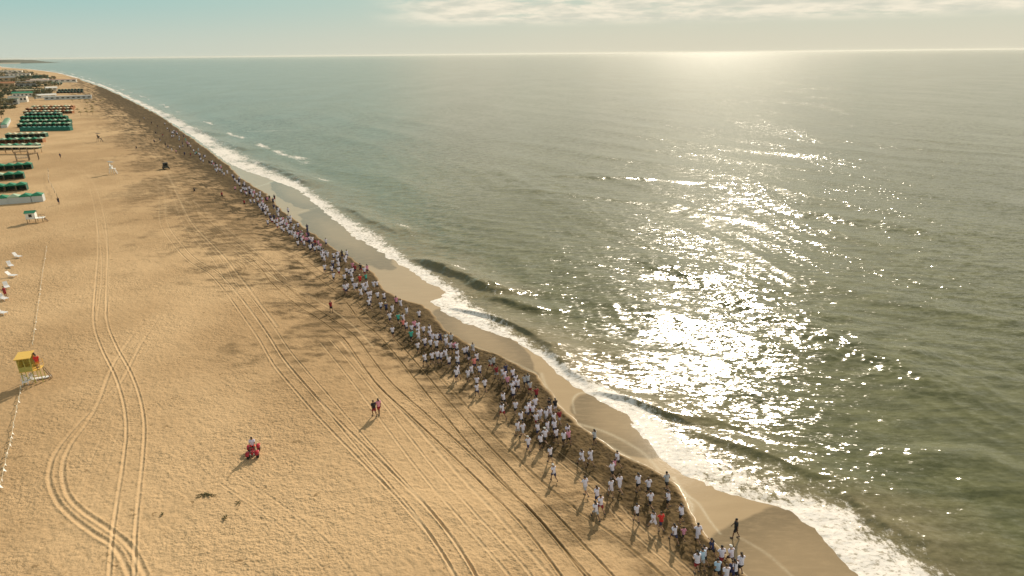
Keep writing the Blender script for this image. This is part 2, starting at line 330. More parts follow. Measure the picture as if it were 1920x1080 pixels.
# ------------------------------------------------------------------ the sea
RIDGES = [  # crest points in the picture, height, shoreward face, seaward back, foam on the lip
    ([(782,488),(830,508),(880,529),(938,553)], 0.95, 1.1, 4.0, 0.1),
    ([(925,562),(960,571),(1000,584)], 0.55, 0.9, 3.0, 0.0),
    ([(850,581),(920,597),(965,612),(1010,636)], 0.40, 0.5, 2.5, 0.3),
    ([(1010,636),(1040,662),(1075,700),(1110,722)], 0.45, 0.6, 2.5, 0.5),
    ([(1125,738),(1180,752),(1240,775),(1300,800)], 0.40, 0.6, 2.5, 0.6),
    ([(640,388),(700,418),(760,442)], 0.35, 1.0, 4.0, 0.1),
    ([(465,302),(505,312),(545,330),(590,352)], 0.7, 1.3, 5.0, 0.3),
    ([(345,238),(375,247),(402,254)], 0.8, 2.0, 6.0, 0.2),
    ([(390,258),(430,272),(470,285)], 0.6, 2.0, 6.0, 0.4),
    ([(300,212),(330,224),(355,234)], 0.7, 2.5, 6.0, 0.3),
    ([(1180,470),(1290,512),(1400,560),(1500,610),(1600,655),(1720,705),(1830,750),(1940,800)], 0.60, 4.0, 8.0, 0.0),
    ([(1080,640),(1200,670),(1350,720),(1480,780),(1560,830)], 0.16, 2.6, 5.0, 0.0),
    ([(1280,800),(1380,840),(1450,862),(1560,905),(1640,965),(1730,1030),(1800,1095)], 0.34, 0.9, 3.5, 0.35),
    ([(1250,745),(1330,790),(1420,815),(1500,850)], 0.2, 1.2, 3.5, 0.0),
    ([(1700,840),(1800,880),(1940,940)], 0.30, 3.0, 6.0, 0.0),
    ([(1060,330),(1180,318),(1350,345),(1500,400),(1740,435),(1940,480)], 0.42, 5.0, 8.0, 0.0),
    ([(870,305),(960,330),(1100,410),(1200,450)], 0.25, 4.0, 7.0, 0.0),
    ([(960,355),(1100,370),(1250,385),(1400,425)], 0.25, 4.0, 7.0, 0.0),
    ([(1100,560),(1250,590),(1400,640),(1520,720)], 0.15, 2.5, 4.0, 0.0),
]
def build_sea():
    ys = rows(860, 58.0, 60000.0); nc = 1150
    w = np.linspace(0, 1, nc)[None, :]
    ul = (F(SHORE, ys) - 1.5 - 0.004 * ys) / ys; ul = np.maximum(ul, -1.30)
    ul = np.where(ys > 7000, -1.30, ul)
    U = ul[:, None] * (1 - w) + np.maximum(1.30, ul + 0.1)[:, None] * w
    Y = np.repeat(ys[:, None], nc, 1); X = U * Y
    dyr = np.repeat(np.gradient(ys)[:, None], nc, 1); colsp = np.abs(np.gradient(X, axis=1)); spc = np.maximum(dyr * 0.7, colsp)
    cs = slopecos(SHORE_S, Y)
    jit = (fbm(X / 1.6, Y / 1.6, 4, 111) - 0.5)
    sj = (X - F(SHORE, Y)) * cs + jit * (1.0 + 0.006 * Y)
    bw = 1.15 * np.maximum((F(FOAM, Y) - F(SHORE, Y)) * cs, 1.5) * (1 - 0.35 * sstep(Y, 200, 500))
    ss = (X - F(SHORE_S, Y)) * cs
    t = sj / bw
    Z = np.zeros_like(X); lip = np.zeros_like(X)
    # swell, roughly parallel with the shore and bending with it
    warp = (fbm(X / 60, Y / 60, 3, 121) - 0.5)
    for lam, amp, sd, ang in ((27.0, 0.20, 1, 0.0), (15.0, 0.09, 2, 0.25), (9.0, 0.06, 3, -0.3), (5.0, 0.045, 4, 0.5), (3.1, 0.03, 5, -0.6)):
        ph = (ss + ang * (Y - X) * 0.6) / lam * 2 * math.pi + warp * 60 / lam + 3.0 * fbm(X / (lam * 3), Y / (lam * 3), 2, 130 + sd)
        mod = sstep(fbm(X / (lam * 2.2), Y / (lam * 2.2), 2, 140 + sd), 0.3, 0.7)
        Z += amp * (np.exp(np.sin(ph) - 1) * 2 - 0.9) * mod / (1 + (spc / (lam * 0.16)) ** 3) * sstep(sj, 1, 12)
    for pts, h, wf, wb, fo in RIDGES:
        ry, rx = curve(pts); tap = sstep(Y, ry[0] - 0.02 * ry[0], ry[0] + 0.22 * (ry[-1] - ry[0])) * sstep(-Y, -ry[-1] * 1.02, -(ry[-1] - 0.22 * (ry[-1] - ry[0])))
        sel = tap > 0
        d = (X - np.interp(Y, ry, rx)) * cs + (fbm(X / 4, Y / 4, 4, 151, 0.6) - 0.5) * 2.0 * wf
        Ev = h * tap * (0.65 + 0.7 * fbm(X / 3, Y / 3, 4, 153, 0.6)) * np.where(d < 0, np.exp(-(d / wf) ** 2), np.exp(-(d / wb) ** 2)) / (1 + (spc / (wf * 3)) ** 3)
        Z += np.where(sel, Ev, 0)
        lip = np.maximum(lip, np.where(sel, fo * tap * np.exp(-((d + wf * 1.5) / (wf * 1.0)) ** 2), 0))
    n = fbm(X / 2.6, Y / 2.0, 5, 161, 0.6); nl = fbm(X / 9, Y / 9, 3, 163)
    foam = (1.16 - 1.06 * sstep(t, 0.10, 1.15)) * (0.30 + 1.35 * n) * (0.55 + 0.85 * nl) * (1 - 0.15 * sstep(Y, 150, 400))
    foam = np.maximum(foam, 1.1 * np.exp(-(np.maximum(np.abs(sj - 0.1) - 0.4, 0) / 0.35) ** 2) * (0.5 + n))
    foam = np.where(t > 1.35, foam * 0.5, foam) * sstep(2.2 - t, 0, 0.9)
    l2 = np.exp(-((t - 1.75 - 0.8 * (fbm(X / 25, Y / 25, 3, 165) - 0.5)) / 0.22) ** 2) * sstep(fbm(X / 14, Y / 14, 3, 167), 0.45, 0.6) * (0.35 + 0.8 * n)
    foam = np.maximum(foam, l2 * sstep(Y, 60, 110) * 1.0)
    # lacy leftovers beyond the break
    foam = np.maximum(foam, lip * (0.5 + n))
    far_white = sstep(fbm(X / 60, Y / 9, 4, 171, 0.6), 0.72, 0.80) * 0.55 * sstep(-ss, -150, -20) * sstep(Y, 150, 240)
    foam = np.clip(np.maximum(foam, far_white), 0, 1.3) * sstep(-Y, -5200, -3200)
    thick = 0.10 * np.clip(foam, 0, 1) * (n - 0.3) * sstep(sj, 0, 0.5)
    Z = Z + 0.02 + thick / (1 + (spc / 0.5) ** 2) + 0.10 * sstep(sj, 0.0, 3.0)
    Z = np.where(sj < 0, 0.02 - 0.16 * np.clip(-sj, 0, 1.5), Z)
    silt = np.clip(1.15 - sj / (7.0 + 5 * nl + 0.03 * Y), 0, 1) * (0.6 + 0.6 * n)
    m = bpy.data.materials.new('sea_water'); m.use_nodes = True; k = G(m.node_tree); b = k.n['Principled BSDF']
    geo = k.node('ShaderNodeNewGeometry'); pos = geo.outputs['Position']
    a_f = k.attr('foam'); a_s = k.attr('silt')
    px_, py_, _z = k.sep(pos); p2 = k.comb(px_, py_, 0.0)
    # facets of the small waves: the noise's own vector is the slope, so far water averages truly
    def facet(vec, scale, det, rough, amp):
        v = k.noise(vec, scale, det, rough, out=1); v = k.vmath('SUBTRACT', v, (0.5, 0.5, 0.5)); return k.vmath('SCALE', v, amp)
    vA = k.scale(p2, (1.0, 0.45, 1), R(28)); vB = k.scale(p2, (0.5, 1.0, 1), R(-20)); 
    f1 = facet(vA, 0.34, 2.0, 0.55, 0.15); f2 = facet(k.scale(p2, (0.55, 1.5, 1), R(32)), 0.85, 3.0, 0.58, 0.66); f3 = facet(k.scale(p2, (0.55, 1.35, 1), R(25)), 2.6, 3.0, 0.62, 0.85)
    patch = k.smooth(k.noise(k.scale(p2, (1, 0.35, 1), R(40)), 0.035, 3.0, 0.6), 0.36, 0.62, 0.45, 1.05)
    slope = k.vmath('ADD', f1, k.vmath('ADD', f2, f3)); slope = k.vmath('MULTIPLY', slope, (1.45, 0.62, 0)); slope = k.vmath('SCALE', slope, patch)
    nrm = k.vmath('NORMALIZE', k.vmath('ADD', geo.outputs['Normal'], slope))
    fn = k.noise(k.scale(p2, (1, 0.7, 1), R(30)), 1.9, 6.0, 0.74); fn2 = k.noise(p2, 5.0, 3.0, 0.6)
    ff = k.math('ADD', a_f, k.math('ADD', k.math('MULTIPLY', k.math('SUBTRACT', fn, 0.5), 2.3), k.math('MULTIPLY', k.math('SUBTRACT', fn2, 0.5), 0.5)))
    fmask = k.math('MULTIPLY', k.smooth(ff, 0.38, 0.92), k.math('MULTIPLY', k.smooth(a_f, 0.02, 0.2), k.smooth(k.noise(k.scale(p2, (0.7, 1.3, 1), R(28)), 2.6, 4.0, 0.7), 0.36, 0.50, 0.30, 1.0)))
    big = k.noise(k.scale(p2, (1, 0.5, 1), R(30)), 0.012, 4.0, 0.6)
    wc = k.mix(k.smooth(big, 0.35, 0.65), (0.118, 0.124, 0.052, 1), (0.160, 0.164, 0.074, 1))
    ripple_shade = k.noise(k.scale(p2, (0.30, 1.5, 1), R(28)), 0.55, 5.0, 0.62)
    wc = k.mix(k.smooth(ripple_shade, 0.36, 0.66, 0.55, 0.0), wc, (0.026, 0.036, 0.012, 1))  # dark sides of the ripples painted into the water colour, independent of the waves
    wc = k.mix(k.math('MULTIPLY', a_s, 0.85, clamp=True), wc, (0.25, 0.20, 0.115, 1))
    col = k.mix(fmask, wc, (0.86, 0.81, 0.76, 1))
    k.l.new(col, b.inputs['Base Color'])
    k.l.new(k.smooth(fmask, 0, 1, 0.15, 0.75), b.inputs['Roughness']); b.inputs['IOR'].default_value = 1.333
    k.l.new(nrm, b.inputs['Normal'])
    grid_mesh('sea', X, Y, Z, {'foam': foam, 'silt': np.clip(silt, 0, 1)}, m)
build_sea()
# ------------------------------------------------------------------ shared mesh helpers
def link(o, parent=None):
    C.objects.link(o)
    if parent is not None: o.parent = parent
    return o
def tag(o, label, cat, group=None):
    o['label'] = label; o['category'] = cat
    if group: o['group'] = group
    return o
def thing(name, loc, rz=0.0, label=None, cat=None, group=None):
    o = bpy.data.objects.new(name, None); o.empty_display_size = 0.3; C.objects.link(o); o.location = loc; o.rotation_euler = (0, 0, rz)
    if label: tag(o, label, cat, group)
    return o
class MB:
    def __init__(s): s.bm = bmesh.new()
    def box(s, c, d, rz=0.0, rx=0.0, ry=0.0, mi=0):
        r = bmesh.ops.create_cube(s.bm, size=1.0)
        M = Matrix.Translation(c) @ Matrix.Rotation(rz, 4, 'Z') @ Matrix.Rotation(ry, 4, 'Y') @ Matrix.Rotation(rx, 4, 'X') @ Matrix.Diagonal((d[0], d[1], d[2], 1))
        bmesh.ops.transform(s.bm, matrix=M, verts=r['verts'])
        for f in {f for v in r['verts'] for f in v.link_faces}: f.material_index = mi
        return s
    def ell(s, c, rad, seg=10, mi=0, rz=0.0, rx=0.0):
        r = bmesh.ops.create_uvsphere(s.bm, u_segments=seg, v_segments=max(5, seg // 2 + 1), radius=1.0)
        bmesh.ops.transform(s.bm, matrix=Matrix.Translation(c) @ Matrix.Rotation(rz, 4, 'Z') @ Matrix.Rotation(rx, 4, 'X') @ Matrix.Diagonal((rad[0], rad[1], rad[2], 1)), verts=r['verts'])
        for f in {f for v in r['verts'] for f in v.link_faces}: f.material_index = mi; f.smooth = True
        return s
    def tube(s, pts, rad, seg=8, cap=True, flat=1.0, mi=0):
        pts = [Vector(p) for p in pts]
        if not hasattr(rad, '__len__'): rad = [rad] * len(pts)
        rings = []; up = None
        for i, p in enumerate(pts):
            t = (pts[min(i + 1, len(pts) - 1)] - pts[max(i - 1, 0)]).normalized()
            a = t.cross(Vector((0, 0, 1)) if abs(t.z) < 0.9 else Vector((1, 0, 0))).normalized() if up is None else (up - t * up.dot(t)).normalized()
            up = a; b2 = t.cross(a)
            rings.append([s.bm.verts.new(p + (a * math.cos(2 * math.pi * j / seg) + b2 * flat * math.sin(2 * math.pi * j / seg)) * rad[i]) for j in range(seg)])
        fs = []
        for r0, r1 in zip(rings[:-1], rings[1:]):
            for j in range(seg): fs.append(s.bm.faces.new((r0[j], r0[(j + 1) % seg], r1[(j + 1) % seg], r1[j])))
        if cap: fs.append(s.bm.faces.new(rings[0][::-1])); fs.append(s.bm.faces.new(rings[-1]))
        for f in fs: f.smooth = True; f.material_index = mi
        return s
    def quad(s, pts, mi=0):
        f = s.bm.faces.new([s.bm.verts.new(p) for p in pts]); f.material_index = mi; return s
    def mesh(s, name, *mats):
        bmesh.ops.recalc_face_normals(s.bm, faces=s.bm.faces)
        me = bpy.data.meshes.new(name); s.bm.to_mesh(me); s.bm.free()
        for m in mats: me.materials.append(m)
        return me
    def build(s, name, material, parent=None, *more):
        o = bpy.data.objects.new(name, s.mesh(name, material, *more)); return link(o, parent)
def copy_tree(o, parent=None):
    c = o.copy(); C.objects.link(c); c.parent = parent
    for ch in list(o.children): copy_tree(ch, c)
    return c

# ------------------------------------------------------------------ people
SKIN = [mat('skin_tan', (0.34, 0.19, 0.115), 0.55, var=0.06), mat('skin_brown', (0.23, 0.125, 0.075), 0.55, var=0.06), mat('skin_light', (0.45, 0.28, 0.19), 0.55, var=0.06)]
FEAT = mat('eye_dark', (0.03, 0.02, 0.015), 0.3)
CL = {'white': mat('cotton_white', (0.76, 0.73, 0.86), 0.85, var=0.05), 'grey': mat('cotton_grey', (0.48, 0.49, 0.53), 0.85), 'red': mat('cotton_red', (0.65, 0.035, 0.025), 0.8),
      'dark red': mat('cotton_dark_red', (0.28, 0.02, 0.03), 0.8), 'pink': mat('cotton_pink', (0.72, 0.30, 0.42), 0.8), 'black': mat('cotton_black', (0.018, 0.018, 0.022), 0.8),
      'navy': mat('cotton_navy', (0.03, 0.035, 0.10), 0.8), 'teal': mat('cotton_teal', (0.06, 0.42, 0.34), 0.8), 'pale blue': mat('cotton_pale_blue', (0.45, 0.62, 0.78), 0.8),
      'orange': mat('cotton_orange', (0.75, 0.26, 0.06), 0.8), 'yellow': mat('cotton_yellow', (0.75, 0.55, 0.10), 0.8), 'coral': mat('cotton_coral', (0.8, 0.25, 0.22), 0.8)}
HAIR = {'dark': mat('hair_dark', (0.018, 0.013, 0.010), 0.6), 'brown': mat('hair_brown', (0.07, 0.04, 0.02), 0.6), 'cap': mat('cap_white', (0.75, 0.75, 0.72), 0.8)}
SHOE = mat('shoe_dark', (0.05, 0.05, 0.06), 0.6)
def skin_mesh(name, pts, edges, rad, root, sub=2):
    me = bpy.data.meshes.new(name); me.from_pydata([tuple(p) for p in pts], edges, []); o = bpy.data.objects.new(name, me); C.objects.link(o)
    md = o.modifiers.new('s', 'SKIN'); md.use_smooth_shade = True
    lay = me.skin_vertices[0].data
    for i, r in enumerate(rad): lay[i].radius = (r, r) if not hasattr(r, '__len__') else r; lay[i].use_root = (i == root)
    ms = o.modifiers.new('u', 'SUBSURF'); ms.levels = sub; ms.render_levels = sub
    dg = bpy.context.evaluated_depsgraph_get(); out = bpy.data.meshes.new_from_object(o.evaluated_get(dg)); out.name = name
    bpy.data.objects.remove(o)
    for p in out.polygons: p.use_smooth = True
    return out
def dirv(a, b): return Vector((math.cos(b) * math.sin(a), math.sin(b) * math.cos(0) * 0 + math.sin(b), 0))
def person_proto(key, hipz, lean, thigh, shin, uarm, farm, long_hair=False, splay=0.0):
    """angles in degrees in the walking plane (x forward); per side (left,right)"""
    def P(a, l):  # direction downwards swung forward by a
        return Vector((math.sin(R(a)) * l, 0, -math.cos(R(a)) * l))
    pel = Vector((0, 0, hipz)); ld = Vector((math.sin(R(lean)), 0, math.cos(R(lean))))
    waist = pel + ld * 0.14; chest = pel + ld * 0.33; upc = pel + ld * 0.46; neck = pel + ld * 0.56; hd = neck + ld * 0.5 * 0.22 + Vector((0.02, 0, 0.03)); crown = hd + Vector((0.0, 0, 0.085))
    pts = [pel, waist, chest, upc, neck, hd, crown]; rad = [(0.145, 0.115), (0.125, 0.10), (0.15, 0.115), (0.135, 0.10), 0.055, 0.088, 0.070]; ed = [(0, 1), (1, 2), (2, 3), (3, 4), (4, 5), (5, 6)]
    J = {}
    for si, sg in ((0, 1), (1, -1)):
        hip = pel + Vector((0, sg * 0.09, -0.06)); knee = hip + P(thigh[si], 0.42) + Vector((0, sg * splay, 0)); ank = knee + P(shin[si], 0.40)
        fd = Vector((math.cos(R(shin[si] * 0.6)), 0, math.sin(R(shin[si] * 0.6)) if shin[si] < 0 else 0)); fd = Vector((fd.x, 0, -abs(fd.z) if shin[si] < -25 else fd.z)).normalized()
        heel = ank + Vector((0, 0, -0.05)); toe = heel + fd * 0.15
        n = len(pts); pts += [hip, (hip + knee) / 2, knee, (knee * 0.65 + ank * 0.35) , ank, toe]; rad += [0.095, 0.082, 0.055, 0.054, 0.036, 0.030]
        ed += [(0, n), (n, n + 1), (n + 1, n + 2), (n + 2, n + 3), (n + 3, n + 4), (n + 4, n + 5)]
        sh = upc + Vector((0, sg * 0.18, 0.02)); el = sh + P(uarm[si], 0.29) + Vector((0, sg * 0.04, 0)); wr = el + P(farm[si], 0.25) + Vector((0, -sg * 0.03, 0)); pm = wr + P(farm[si], 0.07)
        n = len(pts); pts += [sh, el, wr, pm]; rad += [0.058, 0.041, 0.027, 0.034]
        ed += [(3, n), (n, n + 1), (n + 1, n + 2), (n + 2, n + 3)]
        J[si] = dict(hip=hip, knee=knee, ank=ank, heel=heel, toe=toe, fd=fd, sh=sh, el=el, wr=wr, pm=pm)
    body = skin_mesh('person_body', pts, ed, rad, 0, 1)
    b = MB(); b.bm.from_mesh(body); bpy.data.meshes.remove(body)
    for f in b.bm.faces: f.smooth = True; f.material_index = 0
    # face: nose, ears, eyes, mouth
    b.ell(hd + Vector((0.095, 0, 0.005)), (0.016, 0.013, 0.022), 6)
    for sg in (1, -1):
        b.ell(hd + Vector((0.0, sg * 0.083, 0.005)), (0.018, 0.010, 0.028), 6); b.ell(hd + Vector((0.080, sg * 0.032, 0.03)), (0.010, 0.013, 0.008), 6, 1)
    b.ell(hd + Vector((0.084, 0, -0.038)), (0.008, 0.024, 0.006), 6, 1)
    # hands: four fingers of different length, each bent, and a thumb off the side of the palm
    for si, sg in ((0, 1), (1, -1)):
        j = J[si]; d = (j['pm'] - j['wr']).normalized(); curl = Vector((0, -sg, 0)); side = d.cross(curl).normalized(); c0 = j['pm'] + d * 0.012
        for q, L in enumerate((0.066, 0.075, 0.070, 0.055)):
            o_ = side * (q - 1.5) * 0.018; a = c0 + o_; m1 = a + (d * 0.8 + curl * 0.35).normalized() * L * 0.5; m2 = m1 + (d * 0.35 + curl * 0.9).normalized() * L * 0.5
            b.tube([a - d * 0.02, m1, m2], [0.0095, 0.0085, 0.0065], 5)
        t0 = j['wr'] * 0.4 + j['pm'] * 0.6 - side * 0.025; b.tube([t0, t0 - side * 0.028 + d * 0.022, t0 - side * 0.034 + d * 0.05 + curl * 0.01], [0.012, 0.010, 0.008], 5)
    bodyme = b.mesh('person_body', SKIN[0], FEAT)
    # shirt: torso shell with short sleeves, open at neck, cuffs and hem
    hem = pel + ld * -0.02
    s = MB(); n0 = len(ld)
    def shell(mb, ps, rx, ry, seg=14):
        rings = []
        for p, a, c in zip(ps, rx, ry): rings.append([mb.bm.verts.new(Vector(p) + Vector((math.cos(2 * math.pi * j / seg) * c, math.sin(2 * math.pi * j / seg) * a, 0))) for j in range(seg)])
        for r0, r1 in zip(rings[:-1], rings[1:]):
            for j in range(seg): mb.bm.faces.new((r0[j], r0[(j + 1) % seg], r1[(j + 1) % seg], r1[j])).smooth = True
    shell(s, [hem, waist, chest, upc + ld * 0.005, upc + ld * 0.055, neck - ld * 0.015], [0.185, 0.172, 0.19, 0.20, 0.155, 0.075], [0.150, 0.142, 0.152, 0.138, 0.105, 0.072])
    for si in (0, 1):
        j = J[si]; s.tube([j['sh'] + Vector((0, (-0.06 if si == 0 else 0.06), 0.01)), j['sh'], j['sh'] * 0.35 + j['el'] * 0.65], [0.088, 0.085, 0.068], 10, cap=False)
    shirtme = s.mesh('shirt', CL['white'])
    s = MB(); shell(s, [pel + ld * 0.08, pel, pel + Vector((0, 0, -0.09))], [0.178, 0.182, 0.165], [0.145, 0.146, 0.13])
    for si in (0, 1):
        j = J[si]; s.tube([j['hip'] + Vector((0, 0, 0.03)), j['hip'] * 0.55 + j['knee'] * 0.45, j['hip'] * 0.3 + j['knee'] * 0.7], [0.112, 0.105, 0.096], 10, cap=False)
    shortme = s.mesh('shorts', CL['black'])
    h = MB(); h.ell(hd + Vector((-0.022, 0, 0.045)), (0.100, 0.094, 0.092), 12)
    if long_hair: h.tube([hd + Vector((-0.09, 0, 0.07)), hd + Vector((-0.17, 0, 0.05)), hd + Vector((-0.22, 0, -0.05)), hd + Vector((-0.21, 0, -0.16))], [0.035, 0.045, 0.04, 0.015], 8)
    hairme = h.mesh('hair', HAIR['dark'])
    capm = MB(); capm.ell(hd + Vector((-0.012, 0, 0.055)), (0.104, 0.098, 0.088), 12); capm.box(hd + Vector((0.11, 0, 0.055)), (0.09, 0.13, 0.012))
    capme = capm.mesh('cap', HAIR['cap'])
    shoes = []
    for si in (0, 1):
        j = J[si]; m_ = MB(); m_.tube([j['heel'] - j['fd'] * 0.055 + Vector((0, 0, 0.005)), j['heel'] + Vector((0, 0, 0.008)), j['heel'] + j['fd'] * 0.1, j['toe'] + j['fd'] * 0.05], [0.036, 0.052, 0.046, 0.028], 8, flat=0.85)
        shoes.append(m_.mesh('shoe', SHOE))
    lowest = min(v.co.z for v in bodyme.vertices); lowest = min(lowest, min(min(v.co.z for v in m_.vertices) for m_ in shoes))
    for m_ in [bodyme, shirtme, shortme, hairme, capme] + shoes: m_.transform(Matrix.Translation((0, 0, -lowest)))
    return dict(body=bodyme, shirt=shirtme, shorts=shortme, hair=hairme, cap=capme, shoes=shoes)
PR = {
 'runA': person_proto('runA', 0.92, 9, (38, -22), (-8, -68), (-48, 34), (35, 105)),
 'runB': person_proto('runB', 0.92, 9, (-18, 44), (-80, 0), (40, -42), (110, 40)),
 'runC': person_proto('runC', 0.92, 11, (8, 26), (-12, -62), (-15, 25), (70, 100), True),
 'runD': person_proto('runD', 0.92, 8, (-28, 12), (-52, -6), (30, -30), (95, 45)),
 'strideE': person_proto('strideE', 0.90, 12, (46, -34), (18, -48), (-50, 46), (20, 100), True),
 'walk': person_proto('walk', 0.92, 4, (20, -16), (4, -28), (-18, 20), (-2, 36)),
 'walkB': person_proto('walkB', 0.92, 3, (-12, 16), (-24, 2), (16, -14), (30, 2), True),
 'stand': person_proto('stand', 0.92, 1, (3, -3), (0, -4), (4, 6), (12, 60)),
 'sit': person_proto('sit', 0.60, 6, (82, 78), (12, 8), (38, 42), (78, 80), False, 0.10),
}
NPEOPLE = 0
def slotmat(o, i, m):
    o.material_slots[i].link = 'OBJECT'; o.material_slots[i].material = m
def person(loc, heading, pose, shirt, shorts, label, group=None, hair='dark', size=1.0, skin=0, shoes=True, cat='person'):
    global NPEOPLE; NPEOPLE += 1
    p = PR[pose]; o = bpy.data.objects.new('person', p['body']); C.objects.link(o); slotmat(o, 0, SKIN[skin])
    o.location = loc; o.rotation_euler = (0, 0, heading); o.scale = (size,) * 3
    tag(o, label, cat, group)
    for nm, me, mt in (('shirt', p['shirt'], CL.get(shirt)), ('shorts', p['shorts'], CL[shorts]), ('cap', p['cap'], HAIR['cap']) if hair == 'cap' else ('hair', p['hair'], HAIR[hair])):
        if nm == 'shirt' and shirt is None: continue
        c = bpy.data.objects.new(nm, me); C.objects.link(c); c.parent = o; slotmat(c, 0, mt)
    if shoes:
        for me in p['shoes']: c = bpy.data.objects.new('shoe', me); C.objects.link(c); c.parent = o
    return o

rnd = random.Random(8)
W, G_, Rd, DR, Pk, Bk, Nv, Te, PB, Or, Co = 'white', 'grey', 'red', 'dark red', 'pink', 'black', 'navy', 'teal', 'pale blue', 'orange', 'coral'
def crop(x0, y0, s, lst): return [(x0 + a / s, y0 + b / s, c) for a, b, c in lst]
RUN = []
RUN += crop(720, 580, 6, [(65,70,W),(160,80,Te),(215,75,W),(215,140,Co),(250,170,W),(310,195,W),(305,275,Te),(340,160,Pk),(385,185,W),(385,240,W),(385,285,W),(395,50,W),(445,210,W),(95,230,W),(515,205,W),(515,265,W),(545,300,W),(460,350,W),(525,375,W),(590,390,W),(595,310,W),(380,395,W),(632,300,Nv),(698,305,G_),(700,360,W),(757,310,G_),(745,395,W),(790,400,Pk),(818,405,W),(460,540,W),(540,520,W),(600,510,W),(642,500,W),(693,485,W),(730,565,W),(825,495,W),(828,560,W),(905,455,W),(937,445,W),(957,510,Bk),(1000,410,G_),(1045,525,W),(1015,580,Co),(828,665,W),(815,710,W),(985,660,W),(945,710,W),(1075,655,W),(1200,580,G_),(1235,575,G_),(1265,680,DR),(1045,785,W),(1045,870,W),(1135,825,W),(1335,690,W),(1370,668,Nv),(1360,735,W),(1390,785,Pk),(1345,975,W)])
RUN += crop(880, 660, 6, [(490,235,W),(525,290,W),(505,335,W),(485,370,W),(495,435,W),(547,340,W),(625,295,G_),(660,295,G_),(683,370,G_),(757,440,DR),(745,555,W),(520,585,W),(372,628,W),(675,600,W),(650,640,W),(715,630,W),(583,715,W),(800,675,W),(755,720,W),(868,690,W),(905,565,Bk),(910,635,W),(968,580,Bk),(955,730,W),(1015,700,DR),(960,820,W),(880,820,W),(773,845,W),(605,830,W),(543,825,W),(855,915,W),(978,905,W),(665,990,W),(805,975,W),(1110,865,W),(1065,940,W),(1118,920,Pk),(1413,925,G_)])
RUN += crop(960, 740, 6, [(430,635,W),(470,835,W),(790,670,W),(885,665,W),(1190,690,W),(1158,735,Pk),(1130,820,W),(825,1000,W),(1115,1010,W),(1215,970,W),(1425,965,W)])
RUN += crop(1060, 840, 6, [(360,500,W),(402,590,W),(345,655,W),(942,385,W),(1145,345,G_),(965,540,W),(1165,545,W),(805,685,W),(1000,770,W),(1085,770,Rd),(1312,715,W),(1235,915,W),(1340,890,Pk)])
RUN += crop(1240, 940, 7.715, [(540,410,W),(742,610,Nv),(628,720,W),(595,790,PB),(525,845,W),(820,935,PB),(880,755,W),(1020,735,W),(1075,935,W),(1035,940,Nv),(1160,870,W),(945,1025,W)])
RUN += crop(600, 460, 6, [(40,80,W),(85,100,W),(45,130,W),(140,180,W),(203,90,W),(247,85,Bk),(200,165,W),(280,150,W),(50,240,W),(130,250,W),(210,275,W),(365,215,Pk),(392,240,DR),(455,240,Bk),(500,270,W),(150,330,W),(295,270,W),(325,280,W),(350,310,W),(275,350,W),(362,375,W),(448,365,Rd),(515,345,Te),(525,420,W),(600,420,W),(640,420,W),(385,440,W),(410,445,W),(270,460,W),(290,478,W),(310,445,W),(485,455,W),(510,480,W),(457,512,W),(545,550,W),(570,540,W),(560,600,W),(548,640,W),(648,555,W),(720,560,W),(683,660,W),(745,690,Nv),(815,700,W),(857,610,Pk),(905,630,W),(975,725,W)])
RUN += crop(480, 340, 6, [(110,190,Bk),(150,175,Bk),(205,170,Bk),(190,210,Nv),(237,300,Bk),(200,280,Nv),(240,350,G_),(105,360,W),(150,370,W),(40,260,W),(20,200,W),(60,300,W),(100,290,W),(65,240,W),(180,430,W),(205,445,W),(240,490,W),(285,520,W),(200,390,Nv),(310,535,W),(360,400,G_),(300,420,Pk),(270,470,W),(330,480,W),(350,530,W),(378,545,Bk),(430,600,W),(460,615,W),(475,570,Nv),(525,580,Bk),(420,520,W),(500,620,W),(540,690,W),(560,640,Pk),(600,640,W),(612,730,W),(600,670,Nv),(665,680,DR),(625,655,W),(700,740,W),(660,745,W),(130,320,W),(160,400,Nv),(235,440,W),(400,570,W),(515,650,W),(345,480,Pk)])
RUN += [(482,372,W),(474,366,W),(468,360,Nv),(462,362,W),(455,352,W),(449,345,W),(444,340,W),(458,345,Bk),(440,336,W),(467,352,W),(476,360,Pk),(487,366,W),(452,358,W)]
RUN += [(420,325,W),(416,321,G_),(426,322,W),(408,316,W),(404,317,PB),(412,318,W),(392,303,Bk),(396,305,Bk),(382,292,Nv)]
EXTRA = [  # lone figures on the beach, placed and labelled one by one: px, py of the chest, pose, shirt, shorts, heading offset, label
 (620,572,'walk',DR,Bk,0.3,'lone walker in dark red top on open sand left of the pack, seen mid picture'),
 (700.5,762,'walk',Bk,DR,0.2,'walker in black top, left one of the pair on dry sand between tyre tracks'),
 (709.5,758.5,'walkB',Pk,DR,0.2,'walker in pale pink top, right one of the pair on dry sand'),
 (1381,986,'walk',Bk,Bk,0.9,'lone walker all in black on the shiny wet sand near the bottom foam'),
 (109,375,'stand',Bk,Nv,0.5,'small dark figure standing near the volleyball posts by the green tents'),
 (112.5,291,'walkB',Nv,Bk,0.5,'tiny dark figure on pale sand just past the timber deck frame'),
 (8,545,'stand',DR,DR,1.0,'person in dark red standing among the white beach chairs at the left edge'),
 (365,358,'sit',Bk,Bk,0.5,'two-tone dark figure seated on sand below the jeep tracks'),
 (416,364,'stand',DR,Bk,0.5,'figure in dark red standing inland of the far end of the pack'),
 (458,379,'walk',DR,Bk,0.4,'walker in dark red just inland of the dense far pack'),
 (289,264,'stand',Nv,Bk,0.5,'dark spectator standing alone inland of the far crowd'),
 (256,278,'sit',Bk,Nv,0.5,'tiny dark figure sitting alone on the far sand beside the tracks'),
]
CR = {}
